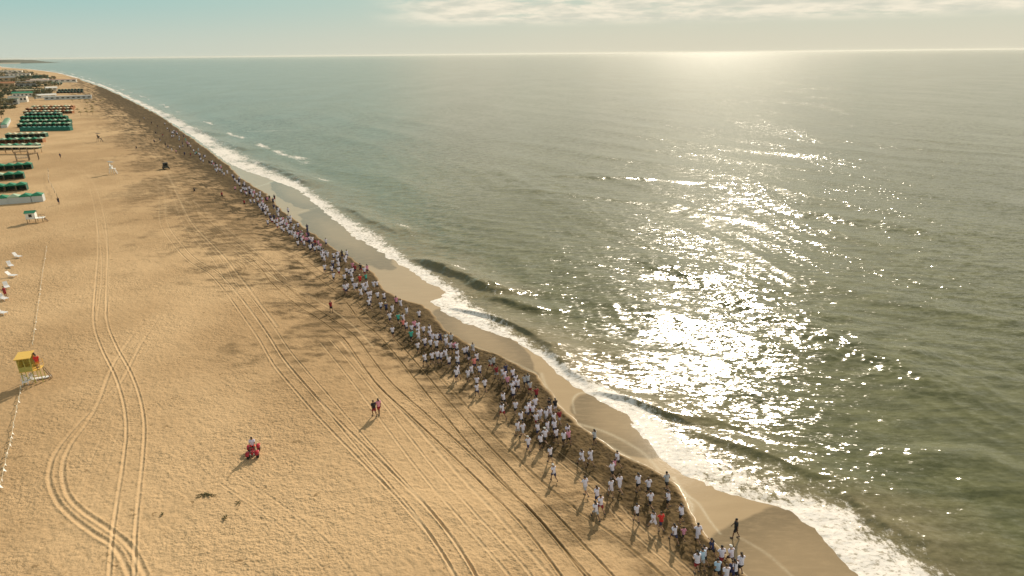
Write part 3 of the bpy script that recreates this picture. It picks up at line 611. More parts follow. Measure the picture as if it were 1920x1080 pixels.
def near_curve(cv, v): return float((v.x - F(cv, v.y)) * slopecos(SHORE_S, v.y))
ordn = ['first', 'second', 'third', 'fourth', 'fifth', 'sixth', 'seventh', 'eighth', 'ninth', 'tenth', 'eleventh', 'twelfth']
placed = []
for px, py, colr in RUN:
    v = at(px, py, 1.18); placed.append((v, px, py, colr))
placed.sort(key=lambda q: -q[2])
SH = [Bk, Bk, Nv, Bk, G_, Nv, DR, W]
info = []
for i, (v, px, py, colr) in enumerate(placed):
    e = 0.02 * v.y; tx = float(F(SHORE_S, v.y + e) - F(SHORE_S, v.y - e)); hd_ = math.atan2(2 * e, tx)      # along the shore, away from the camera
    hd_ += rnd.uniform(-0.3, 0.3)
    sh = rnd.choice(SH); lane = near_curve(TRAMP, v); lin = near_curve(INLAND, v)
    f = lin / max(lin - lane, 0.1)
    side = 'seaward edge' if lane > -1.3 else ('inland edge' if f < 0.30 else 'middle')
    cap_ = (abs(px - 990.8) < 1 and abs(py - 825) < 1) or (abs(px - 1372.2) < 1) or rnd.random() < 0.04
    hair = 'cap' if cap_ else rnd.choice(['dark', 'dark', 'brown'])
    info.append((v, hd_, colr, sh, side, hair, py, px))
ordn = ['first', 'second', 'third', 'fourth', 'fifth', 'sixth', 'seventh', 'eighth', 'ninth', 'tenth', 'eleventh', 'twelfth', 'thirteenth', 'fourteenth', 'fifteenth', 'sixteenth', 'seventeenth', 'eighteenth', 'nineteenth', 'twentieth']
sects = [(905, 2000, 'nearest the camera'), (800, 905, 'behind the nearest group'), (700, 800, 'beside the wet arc'),
         (610, 700, 'below the foam tongue'), (520, 610, 'beside the foam tongue'), (430, 520, 'above the foam tongue'), (330, 430, 'in the far throng'), (0, 330, 'beyond the far throng')]
counts = {}; seen = {}
def key_(q): return (q[2], q[3], q[5] == 'cap', q[4], [p for lo, hi, p in sects if lo <= q[6] < hi][0])
for q in info: counts[key_(q)] = counts.get(key_(q), 0) + 1
for q in info:
    v, hd_, colr, sh, side, hair, py, px = q; k_ = key_(q); seen[k_] = seen.get(k_, 0) + 1
    who = 'capped runner' if hair == 'cap' else 'runner'
    if counts[k_] == 1: lab = f'{who} in {colr} top, {sh} shorts, on the {side} {k_[4]}' if side != 'middle' else f'{who} in {colr} top, {sh} shorts, mid pack {k_[4]}'
    else: lab = f'{who} in {colr} top, {sh} shorts, {ordn[seen[k_]-1]} up the {side} {k_[4]}'
    if len(lab.replace('-', ' ').split()) > 14: lab = lab.replace(' on the ', ' on ').replace(' up the ', ' up ').replace(' in the far', ' in far').replace('beyond the far throng', 'past far throng').replace('beside the foam', 'beside foam').replace('above the foam', 'above foam').replace('below the foam', 'below foam').replace('behind the nearest', 'behind nearest').replace('beside the wet', 'beside wet')
    pose = rnd.choice(['runA', 'runB', 'runC', 'runD', 'runA', 'runB', 'strideE', 'walk'])
    if abs(px - 1336.2) < 1: pose = 'strideE'
    small = 0.72 if (colr == 'pink' and py > 840) else 1.0
    person(v, hd_, pose, colr, sh, lab, 'runners strung out along the wet edge of the beach', hair, rnd.uniform(0.93, 1.06) * small, rnd.choice([0, 0, 1, 2]), shoes=py > 640)
for px, py, pose, shc, stc, off, lab in EXTRA:
    v = at(px, py, 1.1 if pose != 'sit' else 0.5)
    person(v, 2.0 + off, pose, shc, stc, lab, None, 'dark', 1.0, 1, shoes=py > 500)
SPECT = [(300,262,Nv),(318,245,Bk),(326,250,G_),(331,248,Pk),(322,256,W),(336,262,PB),(342,268,Nv),(348,262,Te),(352,270,Pk),(343,274,G_),(358,279,Bk),(363,283,W),(310,270,Bk),(315,275,Nv),(322,281,W),(330,284,Pk),(357,290,DR),(368,287,Te),(372,281,PB),(346,288,Nv),(292,249,Bk),(305,254,DR),(284,230,Bk),(270,222,G_),(375,296,Bk),(262,228,Nv),(295,236,Bk),(337,276,W)]
SPECT.sort(key=lambda q: -q[1]); sc_ = {}; st_ = {}
for q in SPECT: st_[q[2]] = st_.get(q[2], 0) + 1
def spect_label(c_):
    sc_[c_] = sc_.get(c_, 0) + 1
    return f'tiny {c_}-topped bather, {ordn[sc_[c_]-1] + " nearest of" if st_[c_] > 1 else "only one among"} those scattered on far sand'
for i, (px, py, c_) in enumerate(SPECT):
    v = at(px, py, 1.0)
    person(v, rnd.uniform(0, 6.28), rnd.choice(['stand', 'walk', 'walkB']), c_, rnd.choice([Bk, Nv, G_]), spect_label(c_), 'bathers scattered on the far wet sand', 'dark', 1.0, rnd.choice([0, 1, 2]), shoes=False)
# the rest of the far throng, past the three hundred that show largest: one object
def throng():
    acc = bmesh.new(); mats = []; base = at(520, 395)
    def mi(m):
        if m not in mats: mats.append(m)
        return mats.index(m)
    r2 = random.Random(21); lane = [(300,226),(330,252),(360,276),(400,306),(438,336),(452,345),(466,358),(482,372),(500,388),(520,404),(545,422),(570,443),(600,462),(630,483),(655,500)]
    for _ in range(118):
        f = r2.random() ** 0.85 * (len(lane) - 1.001); i = int(f); f -= i; w_ = 2.6 + i * 1.0
        px = lane[i][0] * (1 - f) + lane[i + 1][0] * f + r2.gauss(0, w_); py = lane[i][1] * (1 - f) + lane[i + 1][1] * f + r2.gauss(0, w_ * 0.6)
        v = at(px, py, 1.18); p = PR[r2.choice(['runA', 'runB', 'runC', 'runD'])]; T_ = Matrix.Translation(v - base) @ Matrix.Rotation(2.05 + r2.uniform(-.3, .3), 4, 'Z')
        for me, m in ((p['body'], r2.choice(SKIN)), (p['shirt'], CL[r2.choice(['white'] * 6 + ['navy', 'pink', 'grey', 'black'])]), (p['shorts'], CL[r2.choice(['black', 'navy'])]), (p['hair'], HAIR['dark'])):
            n0 = len(acc.verts); f0 = len(acc.faces); t_ = me.copy(); t_.transform(T_); acc.from_mesh(t_); bpy.data.meshes.remove(t_); acc.faces.ensure_lookup_table(); k_ = mi(m)
            for q in range(f0, len(acc.faces)): acc.faces[q].material_index = k_
    me = bpy.data.meshes.new('crowd'); acc.to_mesh(me); acc.free()
    for m in mats: me.materials.append(m)
    o = bpy.data.objects.new('crowd', me); C.objects.link(o); o.location = base; o['kind'] = 'stuff'; o['label'] = 'far runners packed too densely to tell apart'; o['category'] = 'crowd'
throng()
print('people', NPEOPLE)
# ------------------------------------------------------------------ beach tents in rows
M_ = {
 'green': mat('canvas_green', (0.018, 0.21, 0.115), 0.8, var=0.15), 'pale': mat('canvas_pale_green', (0.34, 0.47, 0.34), 0.8, var=0.15), 'teal': mat('canvas_teal', (0.012, 0.15, 0.12), 0.8),
 'dkgreen': mat('canvas_dark_green', (0.02, 0.10, 0.07), 0.8), 'grey': mat('canvas_grey', (0.50, 0.54, 0.55), 0.8), 'rust': mat('canvas_rust', (0.36, 0.16, 0.07), 0.8), 'cream': mat('canvas_cream', (0.62, 0.55, 0.38), 0.8),
 'wood': mat('timber_weathered', (0.24, 0.17, 0.10), 0.8, var=0.25), 'dkwood': mat('timber_dark', (0.10, 0.075, 0.05), 0.8, var=0.25), 'white': mat('paint_white', (0.80, 0.79, 0.76), 0.5, var=0.04),
 'yellow': mat('paint_yellow', (0.80, 0.52, 0.12), 0.55, var=0.06), 'olive': mat('paint_yellow_green', (0.40, 0.38, 0.10), 0.6), 'dark': mat('dark_interior', (0.03, 0.03, 0.028), 0.9),
 'red': mat('plastic_red', (0.62, 0.02, 0.04), 0.35, var=0.03), 'dred': mat('plastic_dark_red', (0.42, 0.015, 0.03), 0.4, var=0.05), 'rubber': mat('tyre_rubber', (0.02, 0.02, 0.02), 0.85), 'metal': mat('metal_dark', (0.12, 0.12, 0.12), 0.45, 0.8), 'plastic': mat('plastic_white', (0.82, 0.82, 0.84), 0.4, var=0.03),
 'glass': mat('glass_dark', (0.02, 0.03, 0.035), 0.1), 'straw': mat('straw_thatch', (0.30, 0.22, 0.09), 0.95, var=0.3, scale=9), 'plaster': mat('plaster_pale', (0.72, 0.70, 0.64), 0.85), 'roofred': mat('roof_pink', (0.55, 0.28, 0.27), 0.8),
 'roofgrey': mat('roof_grey', (0.25, 0.27, 0.27), 0.8), 'bark': mat('bark', (0.10, 0.07, 0.045), 0.9), 'rope': mat('rope_white', (0.72, 0.66, 0.52), 0.9), 'lamp': mat('lamp_clear', (0.8, 0.8, 0.75), 0.2), 'weed': mat('seaweed', (0.13, 0.11, 0.045), 0.9, var=0.3),
 'blue': mat('tarpaulin_blue', (0.06, 0.12, 0.25), 0.7), 'tan': mat('wall_tan', (0.40, 0.31, 0.20), 0.85)}
def tent_meshes(wd=2.3, dp=2.5, h=1.7, pk=0.55):
    # opening faces -Y; roof: hipped canvas with a scalloped valance
    r = MB(); hw, hd_ = wd / 2 + 0.04, dp / 2 + 0.05
    c = [Vector((-hw, -hd_, h)), Vector((hw, -hd_, h)), Vector((hw, hd_, h)), Vector((-hw, hd_, h))]; a = Vector((0, -dp * 0.18, h + pk)); b = Vector((0, dp * 0.18, h + pk))
    for q in ((c[0], c[1], a), (c[1], c[2], b, a), (c[2], c[3], b), (c[3], c[0], a, b)):
        r.bm.faces.new([r.bm.verts.new(p) for p in q])
    n = 5
    for k in range(n):
        x0 = -hw + 2 * hw * k / n; x1 = -hw + 2 * hw * (k + 1) / n
        for yy in (-hd_, hd_): r.bm.faces.new([r.bm.verts.new(p) for p in ((x0, yy, h), (x1, yy, h), (x1, yy, h - 0.16), ((x0 + x1) / 2, yy, h - 0.27), (x0, yy, h - 0.16))])
    w = MB(); w.box((0, dp / 2 - 0.02, h / 2), (wd, 0.03, h)); w.box((-wd / 2 + 0.02, 0.012, h / 2), (0.03, dp - 0.08, h)); w.box((wd / 2 - 0.02, 0.012, h / 2), (0.03, dp - 0.08, h))
    p = MB()
    for sx in (-1, 1): p.box((sx * (wd / 2 - 0.06), -dp / 2 + 0.05, h / 2), (0.07, 0.07, h))
    p.box((0, -dp / 2 + 0.05, h - 0.05), (wd - 0.2, 0.05, 0.06))
    return r.mesh('roof', M_['green']), w.mesh('canvas_wall', M_['green']), p.mesh('post', M_['wood'])
TENT = tent_meshes()
def bench_mesh():
    m = MB(); m.box((0, 0.3, 0.40), (1.2, 0.45, 0.05)); m.box((-0.5, 0.3, 0.2), (0.06, 0.4, 0.38)); m.box((0.5, 0.3, 0.2), (0.06, 0.4, 0.38)); return m.mesh('bench', M_['wood'])
BENCH = bench_mesh()
def tent(v, rz, roofc, wallc, label, group, bench=False):
    t = thing('beach_tent', v, rz, label, 'beach tent', group)
    for nm, me, mt in (('roof', TENT[0], roofc), ('canvas_wall', TENT[1], wallc), ('front_frame', TENT[2], 'wood')):
        o = bpy.data.objects.new(nm, me); C.objects.link(o); o.parent = t; slotmat(o, 0, M_[mt])
    if bench: link(bpy.data.objects.new('bench', BENCH), t)
def tent_row(right, left, roofs, wallc, phrase, flip=False, gap=2.36, maxn=20, colour='green', group=None, zs=1.0):
    a = at(*right); b = at(*left); d = Vector((b.x - a.x, b.y - a.y, 0)); L = d.length; d.normalize()
    n = min(maxn, max(1, int(L / gap))); rz = math.atan2(-d.y, -d.x)       # local -Y looks back at the camera's side
    for i in range(n):
        p = a + d * (gap * (i + 0.5)); p.z = float(sand_z(p.x, p.y)) - 0.02
        rc = roofs[i % len(roofs)]
        tent(p, rz + (math.pi if flip else 0) + rnd.uniform(-0.04, 0.04), rc, wallc, f'{colour} peaked beach tent, {ordn[i]} from the seaward end, {phrase}', group or f'beach tents {phrase}', bench=not flip)
tent_row((84,376), (-45,386), ['green', 'green', 'pale'], 'grey', 'nearest row with grey backs', True, colour='green')
tent_row((53,355.5), (-45,363), ['green'], 'dkgreen', 'second nearest row', colour='green')
tent_row((47,334), (-45,341), ['green', 'green', 'pale'], 'dkgreen', 'third nearest row')
tent_row((62,316), (-45,323), ['green'], 'dkgreen', 'fourth nearest row')
tent_row((76,278), (-40,282), ['pale', 'green'], 'dkgreen', 'row just beyond the long awning', maxn=15)
tent_row((84,266.5), (-40,270), ['pale', 'green'], 'rust', 'second row beyond the awning', maxn=15)
tent_row((89,256.5), (8,258.5), ['pale', 'cream'], 'dkgreen', 'third row beyond the awning', maxn=12)
tent_row((135,244.5), (32,246), ['teal'], 'teal', 'lowest row of the main block', True, maxn=13, colour='teal')
tent_row((134,237), (35,238.5), ['pale', 'green'], 'dkgreen', 'second row of main block', maxn=13)
tent_row((134,230.5), (38,232), ['green', 'pale'], 'dkgreen', 'third row of main block', maxn=14)
tent_row((127,223.5), (40,224.5), ['green'], 'dkgreen', 'fourth row of main block', maxn=13)
tent_row((116,217), (43,218), ['pale', 'teal'], 'dkgreen', 'fifth row of main block', maxn=12)
tent_row((138,212.5), (46,213.5), ['cream', 'pale', 'rust'], 'rust', 'first rusty row behind', maxn=14, colour='small')
tent_row((138,207), (50,208), ['rust', 'cream'], 'rust', 'second rusty row behind', maxn=14, colour='small')
tent_row((140,203), (60,204), ['rust', 'cream', 'pale'], 'rust', 'last rusty row behind', maxn=13, colour='small')
tent_row((8,240), (29,206), ['green', 'pale'], 'grey', 'row slanting inland', maxn=18)
tent_row((157,174), (103,175), ['dkgreen'], 'dark', 'long dark row near the far surf', maxn=16, colour='dark', gap=3.0)
tent_row((157,170), (103,171), ['dkgreen', 'teal'], 'dark', 'row behind the long dark one', maxn=16, colour='dark', gap=3.0)
tent_row((93,172), (64,173), ['teal', 'pale'], 'dkgreen', 'short row by the cream roof', maxn=9, gap=3.0)
tent_row((118,157.5), (92,158), ['teal', 'green'], 'dkgreen', 'farthest row under the pink roof', maxn=9, gap=3.6)

# long awning on posts and two timber frames
def awning():
    a = at(80, 287); b = at(-30, 287); d = (b - a); L = Vector((d.x, d.y)).length; mid = (a + b) / 2
    t = thing('awning', (mid.x, mid.y, float(sand_z(mid.x, mid.y))), math.atan2(-d.y, -d.x), 'long low sand-coloured awning on posts between two groups of green tents', 'awning')
    m = MB()
    for k in range(12): m.box((-L / 2 + L * (k + 0.5) / 12, 0, 2.35 + 0.05 * (k % 2)), (L / 12 - 0.03, 3.4, 0.06), rx=0.05)
    m.build('cloth_roof', M_['cream'], t)
    for k in range(8):
        for yy in (-1.5, 1.5): MB().box((-L / 2 + L * (k + 0.5) / 8, yy, 1.14), (0.12, 0.12, 2.3)).build('post', M_['wood'], t)
awning()
def frame(px, py, w, h, lab, deck):
    v = at(px, py); t = thing('timber_frame', v, 0.55, lab, 'timber frame')
    for sx in (-1, 1):
        for sy in (-1, 1): MB().box((sx * w / 2, sy * 1.1, h / 2), (0.16, 0.16, h)).build('post', M_['dkwood'], t)
    m = MB()
    for sy in (-1, 1): m.box((0, sy * 1.1, h + 0.07), (w + 0.5, 0.14, 0.14))
    for k in range(6): m.box((-w / 2 + w * k / 5, 0, h + 0.20), (0.1, 2.8, 0.1))
    m.build('top_beams', M_['wood'], t)
    if deck:
        m = MB()
        for k in range(9): m.box((0, -1.0 + k * 0.25, 0.9), (w - 0.3, 0.22, 0.05))
        m.build('deck', M_['wood'], t)
        m = MB()
        for k in range(5): m.box((-w / 2 + w * (k + 0.5) / 5, -1.1, 1.3), (0.07, 0.06, 0.75))
        m.box((0, -1.1, 1.72), (w - 0.2, 0.07, 0.07)); m.build('railing', M_['white'], t)
frame(44, 301, 3.6, 3.0, 'dark timber deck frame with pale railing below the long awning', True)
frame(64, 300, 2.8, 2.2, 'smaller open timber frame right of the railed deck frame', False)

# thatched sunshades
def shade_protos():
    m = MB(); pk = [((0, 0, 2.75), 0.05), ((0, 0, 2.5), 0.55), ((0, 0, 2.15), 1.15), ((0, 0, 1.95), 1.35)]
    m.tube([p for p, r in pk], [r for p, r in pk], 12); th = m.mesh('thatch', M_['straw'])
    m = MB(); m.tube([(0, 0, -0.1), (0, 0, 2.5)], 0.06, 6); return th, m.mesh('pole', M_['wood'])
TH = shade_protos()
SHD = [(152,215.5),(164,214.5),(174,214.5),(147,210),(162,209),(175,209),(174,204),(165,197),(177,194.5),(190,192.5),(137,191.5),(151,190.5),(162,191),(196,190)]
for i, (px, py) in enumerate(SHD):
    t = thing('sunshade', at(px, py + 1.2), 0, f'thatched sunshade on the sand beyond the tent block, {ordn[i]} nearest', 'sunshade', 'thatched sunshades seaward of the tents')
    link(bpy.data.objects.new('thatch', TH[0]), t); link(bpy.data.objects.new('pole', TH[1]), t)

# ------------------------------------------------------------------ yellow lifeguard hut on stilts with two guards
def ladder(m, x0, x1, z0, z1, y, n=6, w=0.6):
    for s in (-1, 1): m.box(((x0 + x1) / 2, y + s * w / 2, (z0 + z1) / 2), (math.hypot(x1 - x0, z1 - z0), 0.05, 0.09), ry=-math.atan2(z1 - z0, x1 - x0))
    for k in range(n): f = (k + 0.5) / n; m.box((x0 + (x1 - x0) * f, y, z0 + (z1 - z0) * f), (0.2, w, 0.04))
hv = at(60, 716); HZ = 0.33; HUT = thing('lifeguard_hut', hv, HZ, 'yellow lifeguard hut on stilts with open dark front, white chairs at its feet', 'lifeguard hut')
def hut_parts(t):
    for sx in (-0.8, 0.8):
        for sy in (-0.8, 0.8): MB().box((sx, sy, 0.92), (0.11, 0.11, 1.86)).build('leg', M_['olive'], t)
    m = MB(); m.tube([(-0.8, -0.8, 0.1), (0.8, -0.8, 1.7)], 0.035, 6); m.tube([(0.8, -0.8, 0.1), (-0.8, -0.8, 1.7)], 0.035, 6); m.tube([(-0.8, 0.8, 0.1), (0.8, 0.8, 1.7)], 0.035, 6); m.build('brace', M_['olive'], t)
    m = MB()
    for k in range(14): m.box((-0.95 + k * 0.215, 0, 1.89), (0.20, 2.0, 0.06))
    m.build('platform', M_['yellow'], t)
    m = MB(); m.box((0, 0.92, 2.9), (1.9, 0.06, 1.96)); m.box((-0.92, 0, 2.9), (0.06, 1.78, 1.96)); m.box((0.0, -0.92, 2.25), (1.9, 0.06, 0.66)); m.box((-0.90, -0.92, 3.2), (0.12, 0.062, 1.22)); m.box((0.90, -0.92, 3.2), (0.12, 0.062, 1.22)); m.box((0.0, -0.92, 3.2), (0.08, 0.062, 1.22))
    m.build('cabin_wall', M_['olive'], t)
    m = MB(); m.box((0, 0, 4.0), (2.3, 2.4, 0.08), rx=0.12); m.build('roof', M_['yellow'], t)
    m = MB()
    for x in (1.15, 2.0): 
        for y in (-0.95, 0.95): m.box((x, y, 2.4), (0.05, 0.05, 0.96))
    for y in (-0.95, 0.95): m.box((1.55, y, 2.86), (0.9, 0.06, 0.06)); m.box((1.55, y, 2.45), (0.9, 0.05, 0.05))
    m.build('railing', M_['yellow'], t)
    m = MB(); ladder(m, 2.9, 2.05, 0.05, 1.85, 0.3); m.build('ladder', M_['wood'], t)
    m = MB(); m.box((1.85, -0.7, 0.92), (0.1, 0.1, 1.86)); m.box((1.85, 0.7, 0.92), (0.1, 0.1, 1.86)); m.build('deck_post', M_['olive'], t)
hut_parts(HUT); HUT.scale = (0.64, 0.64, 0.80)
def loc_in(t_loc, rz, p): return Vector(t_loc) + Matrix.Rotation(rz, 3, 'Z') @ Vector(p)
person(loc_in(hv, HZ, (0.84, 0.1, 1.54)), 0.4, 'stand', Or, Rd, 'lifeguard in orange top standing on the hut deck against the cabin', None, 'dark', 1.0, 1)
person(loc_in(hv, HZ, (1.12, -0.38, 1.54)), 5.4, 'stand', Rd, Or, 'lifeguard in red top and orange shorts at the outer rail of the hut deck', None, 'dark', 1.0, 0)
def rboard(v, rz):
    m = MB(); pts = []; rd = []
    for k in range(9): f = k / 8; pts.append((-0.65 + 1.3 * f, 0, 0.12 + 0.10 * (2 * f - 1) ** 4)); rd.append(0.04 + 0.26 * math.sin(math.pi * (0.06 + 0.88 * f)) ** 0.6)
    m.tube(pts, rd, 10, flat=0.2); o = m.build('rescue_board', M_['plastic']); o.location = v; o.rotation_euler = (0, 0, rz); return tag(o, 'white rescue board lying on the sand right of the yellow hut', 'rescue board')
rboard(at(84, 709), 0.4)

# white plastic chairs
def chair_proto(rec=18):
    s = MB(); s.box((0, 0, 0.42), (0.46, 0.46, 0.035)); s.box((0, -0.24, 0.40), (0.46, 0.03, 0.08)); st = s.mesh('seat', M_['plastic'])
    s = MB()
    for k in range(5): s.box((-0.18 + k * 0.09, 0.24 + 0.30 * math.sin(R(rec)), 0.72), (0.055, 0.025, 0.58), rx=-R(rec))
    s.box((0, 0.30 + 0.30 * math.sin(R(rec)), 1.0), (0.46, 0.035, 0.09)); bk = s.mesh('backrest', M_['plastic'])
    am = [MB().box((q, 0.02, 0.64), (0.06, 0.48, 0.03)).mesh('armrest', M_['plastic']) for q in (-0.26, 0.26)]
    lg = []
    for sx in (-1, 1):
        for sy in (-1, 1): lg.append(MB().tube([(sx * 0.21, sy * 0.2, 0.42), (sx * 0.26, sy * 0.26, 0.0)], [0.028, 0.02], 6).mesh('leg', M_['plastic']))
    return [('seat', st), ('backrest', bk), ('armrest', am[0]), ('armrest', am[1])] + [('leg', l) for l in lg]
CHP = chair_proto()
def chair(v, rz, label, group, sc_=1.0):
    t = thing('plastic_chair', v, rz, label, 'chair', group); t.scale = (sc_,) * 3
    for nm, me in CHP: link(bpy.data.objects.new(nm, me), t)
gch = 'white plastic chairs around the yellow lifeguard hut'
chair(at(48, 722), 0.6, 'white plastic chair left of the yellow hut legs, facing the sea', gch)
chair(at(56, 719), -0.4, 'white plastic chair in front of the yellow hut, between two others', gch)
chair(at(67, 716), 1.9, 'white plastic chair under the yellow hut deck, rightmost of the three', gch)
# sunloungers on the left edge
def lounger_proto():
    a = MB(); 
    for k in range(8): a.box((0, -0.95 + k * 0.16, 0.36), (0.62, 0.13, 0.03))
    a.box((-0.33, -0.35, 0.34), (0.05, 1.3, 0.07)); a.box((0.33, -0.35, 0.34), (0.05, 1.3, 0.07)); bed = a.mesh('bed', M_['plastic'])
    b = MB()
    for k in range(5): b.box((0, 0.36 + k * 0.115, 0.44 + k * 0.115), (0.62, 0.14, 0.03), rx=R(45))
    back = b.mesh('backrest', M_['plastic']); lg = []
    for sx in (-1, 1):
        for y in (-0.85, 0.2): lg.append(MB().box((sx * 0.30, y, 0.15), (0.05, 0.07, 0.32)).mesh('leg', M_['plastic']))
    return [('bed', bed), ('backrest', back)] + [('leg', l) for l in lg]
LGP = lounger_proto(); glg = 'white beach loungers at the left edge of the photo'
for i, (px, py, rz, lab) in enumerate([(33,483,1.2,'white beach lounger farthest from the camera at the left edge'), (20,500,0.9,'second farthest white beach lounger, just past the tilted one'), (22,519,1.4,'white beach lounger third down the left edge, tilted toward the sea'),
      (13,540,0.8,'white beach lounger just beyond the person in dark red'), (7,562,1.1,'white beach lounger just this side of the person in dark red'), (3,589,1.3,'white beach lounger nearest the camera, cut by the left edge')]):
    t = thing('beach_lounger', at(px, py), rz, lab, 'lounger', glg); t.scale = (0.92,) * 3
    for nm, me in LGP: link(bpy.data.objects.new(nm, me), t)

# white hut with green roof, on stilts
def white_hut():
    v = at(62, 417); t = thing('beach_hut', v, 0.35, 'white beach hut on stilts with green roof and a deck, below the tent rows', 'beach hut'); t.scale = (0.68, 0.68, 0.8)
    m = MB()
    for y in (-1.0, 1.0): m.box((0, y * 1.02, 1.95), (2.5, 0.06, 1.5)) if y > 0 else (m.box((-0.85, -1.02, 1.95), (0.8, 0.06, 1.5)), m.box((0.85, -1.02, 1.95), (0.8, 0.06, 1.5)), m.box((0, -1.02, 1.4), (0.9, 0.06, 0.4)), m.box((0, -1.02, 2.55), (0.9, 0.06, 0.3)))
    for x in (-1.22, 1.22): m.box((x, 0, 1.95), (0.06, 1.96, 1.5))
    m.build('wall', M_['white'], t); MB().box((0, -1.0, 2.0), (0.9, 0.03, 0.8)).build('window', M_['glass'], t)
    m = MB(); m.box((0, -0.62, 2.98), (3.0, 1.5, 0.07), rx=0.35); m.box((0, 0.62, 2.98), (3.0, 1.5, 0.07), rx=-0.35); m.build('roof', M_['green'], t)
    m = MB()
    for k in range(16): m.box((-1.3 + k * 0.3, 0, 1.15), (0.28, 2.4, 0.07))
    m.build('deck', M_['white'], t)
    for x in (-1.1, 1.1, 3.0):
        for y in (-1.0, 1.0): MB().box((x, y, 0.55), (0.14, 0.14, 1.14)).build('stilt', M_['wood'], t)
    m = MB()
    for y in (-1.1, 1.1):
        m.box((2.3, y, 1.75), (1.7, 0.05, 0.06)); m.box((3.1, y, 1.45), (0.06, 0.06, 0.6)); m.box((2.2, y, 1.45), (0.05, 0.05, 0.6))
    m.build('railing', M_['dkwood'], t)
    m = MB(); ladder(m, 4.1, 3.15, 0.02, 1.1, 0.0, 4, 0.8); m.build('steps', M_['dkwood'], t)
white_hut()
# two tall lifeguard chairs
def tall_chair(px, py, hgt, body, lab, rz):
    v = at(px, py); t = thing('lifeguard_chair', v, rz, lab, 'lifeguard chair'); b0 = M_[body]
    for sx in (-1, 1):
        for sy in (-1, 1): MB().tube([(sx * 0.75, sy * 0.7, 0), (sx * 0.5, sy * 0.45, hgt)], 0.06, 6).build('leg', b0, t)
    m = MB(); m.box((0.15, 0, hgt + 0.03), (1.7, 1.1, 0.08)); m.build('platform', b0, t)
    m = MB(); m.box((-0.1, 0, hgt + 0.5), (0.55, 0.9, 0.07)); m.box((-0.4, 0, hgt + 0.95), (0.07, 0.9, 0.9)); m.box((-0.1, -0.46, hgt + 0.7), (0.6, 0.05, 0.4)); m.box((-0.1, 0.46, hgt + 0.7), (0.6, 0.05, 0.4)); m.box((-0.1, 0, hgt + 0.27), (0.5, 0.8, 0.38)); m.build('seat', b0, t)
    m = MB(); m.box((-0.35, -0.5, hgt + 1.25), (0.05, 0.05, 1.5)); m.box((-0.35, 0.5, hgt + 1.25), (0.05, 0.05, 1.5)); m.box((0.0, 0, hgt + 2.02), (1.5, 1.4, 0.06), ry=0.15); m.build('canopy', M_['roofgrey'] if body == 'white' else b0, t)
    m = MB(); ladder(m, 1.35, 0.7, 0.02, hgt, 0.0, 5, 0.6); m.build('ladder', b0, t)
tall_chair(212, 326, 1.6, 'white', 'tall white lifeguard chair with canopy, alone on the open sand', 0.1)
tall_chair(187, 266, 1.5, 'dkwood', 'tall dark wooden lifeguard chair, far up the open sand', 0.1)

# dark beach buggy parked on the tracks, seen from behind
def wheel(parent, p, r=0.36, w=0.24):
    m = MB(); m.tube([(0, -w / 2, 0), (0, -w / 2 + 0.04, 0), (0, w / 2 - 0.04, 0), (0, w / 2, 0)], [r * 0.88, r, r, r * 0.88], 18)
    o = m.build('wheel', M_['rubber'], parent); o.location = p
    m = MB(); m.tube([(0, -w / 2 - 0.01, 0), (0, w / 2 + 0.01, 0)], r * 0.5, 12); m.tube([(0, -w / 2 - 0.03, 0), (0, w / 2 + 0.03, 0)], r * 0.15, 8); c = m.build('rim', M_['metal'], o)
    return o
def buggy():
    v = at(311.5, 317); t = thing('off_road_vehicle', v, 2.15, 'dark open off-road vehicle parked where the tyre tracks meet far up the sand', 'off-road vehicle')
    m = MB(); m.box((0, 0, 0.72), (3.0, 1.45, 0.42)); m.box((1.05, 0, 1.02), (1.1, 1.3, 0.22)); m.box((-1.25, 0, 1.02), (0.5, 1.4, 0.2)); bmesh.ops.bevel(m.bm, geom=m.bm.edges[:], offset=0.05, segments=2, affect='EDGES'); m.build('body', mat('paint_dark_green', (0.035, 0.045, 0.04), 0.4), t)
    for x in (-1.05, 1.1):
        for y in (-0.78, 0.78): wheel(t, (x, y, 0.37))
    m = MB()
    for y in (-0.66, 0.66): m.tube([(-1.2, y, 1.0), (-1.05, y, 1.95), (0.35, y, 1.95), (0.65, y, 1.1)], 0.04, 6)
    for x in (-1.05, 0.35): m.tube([(x, -0.66, 1.95), (x, 0.66, 1.95)], 0.04, 6)
    m.build('roll_cage', M_['metal'], t); MB().box((-0.35, 0, 2.0), (1.5, 1.4, 0.05)).build('roof', M_['dark'], t); MB().box((0.5, 0, 1.5), (0.03, 1.25, 0.75), ry=-0.35).build('windscreen', M_['glass'], t)
    for y in (-0.35, 0.35): MB().box((-0.35, y, 1.05), (0.5, 0.5, 0.25)).box((-0.62, y, 1.35), (0.12, 0.5, 0.65)).build('seat', M_['dark'], t)
buggy()

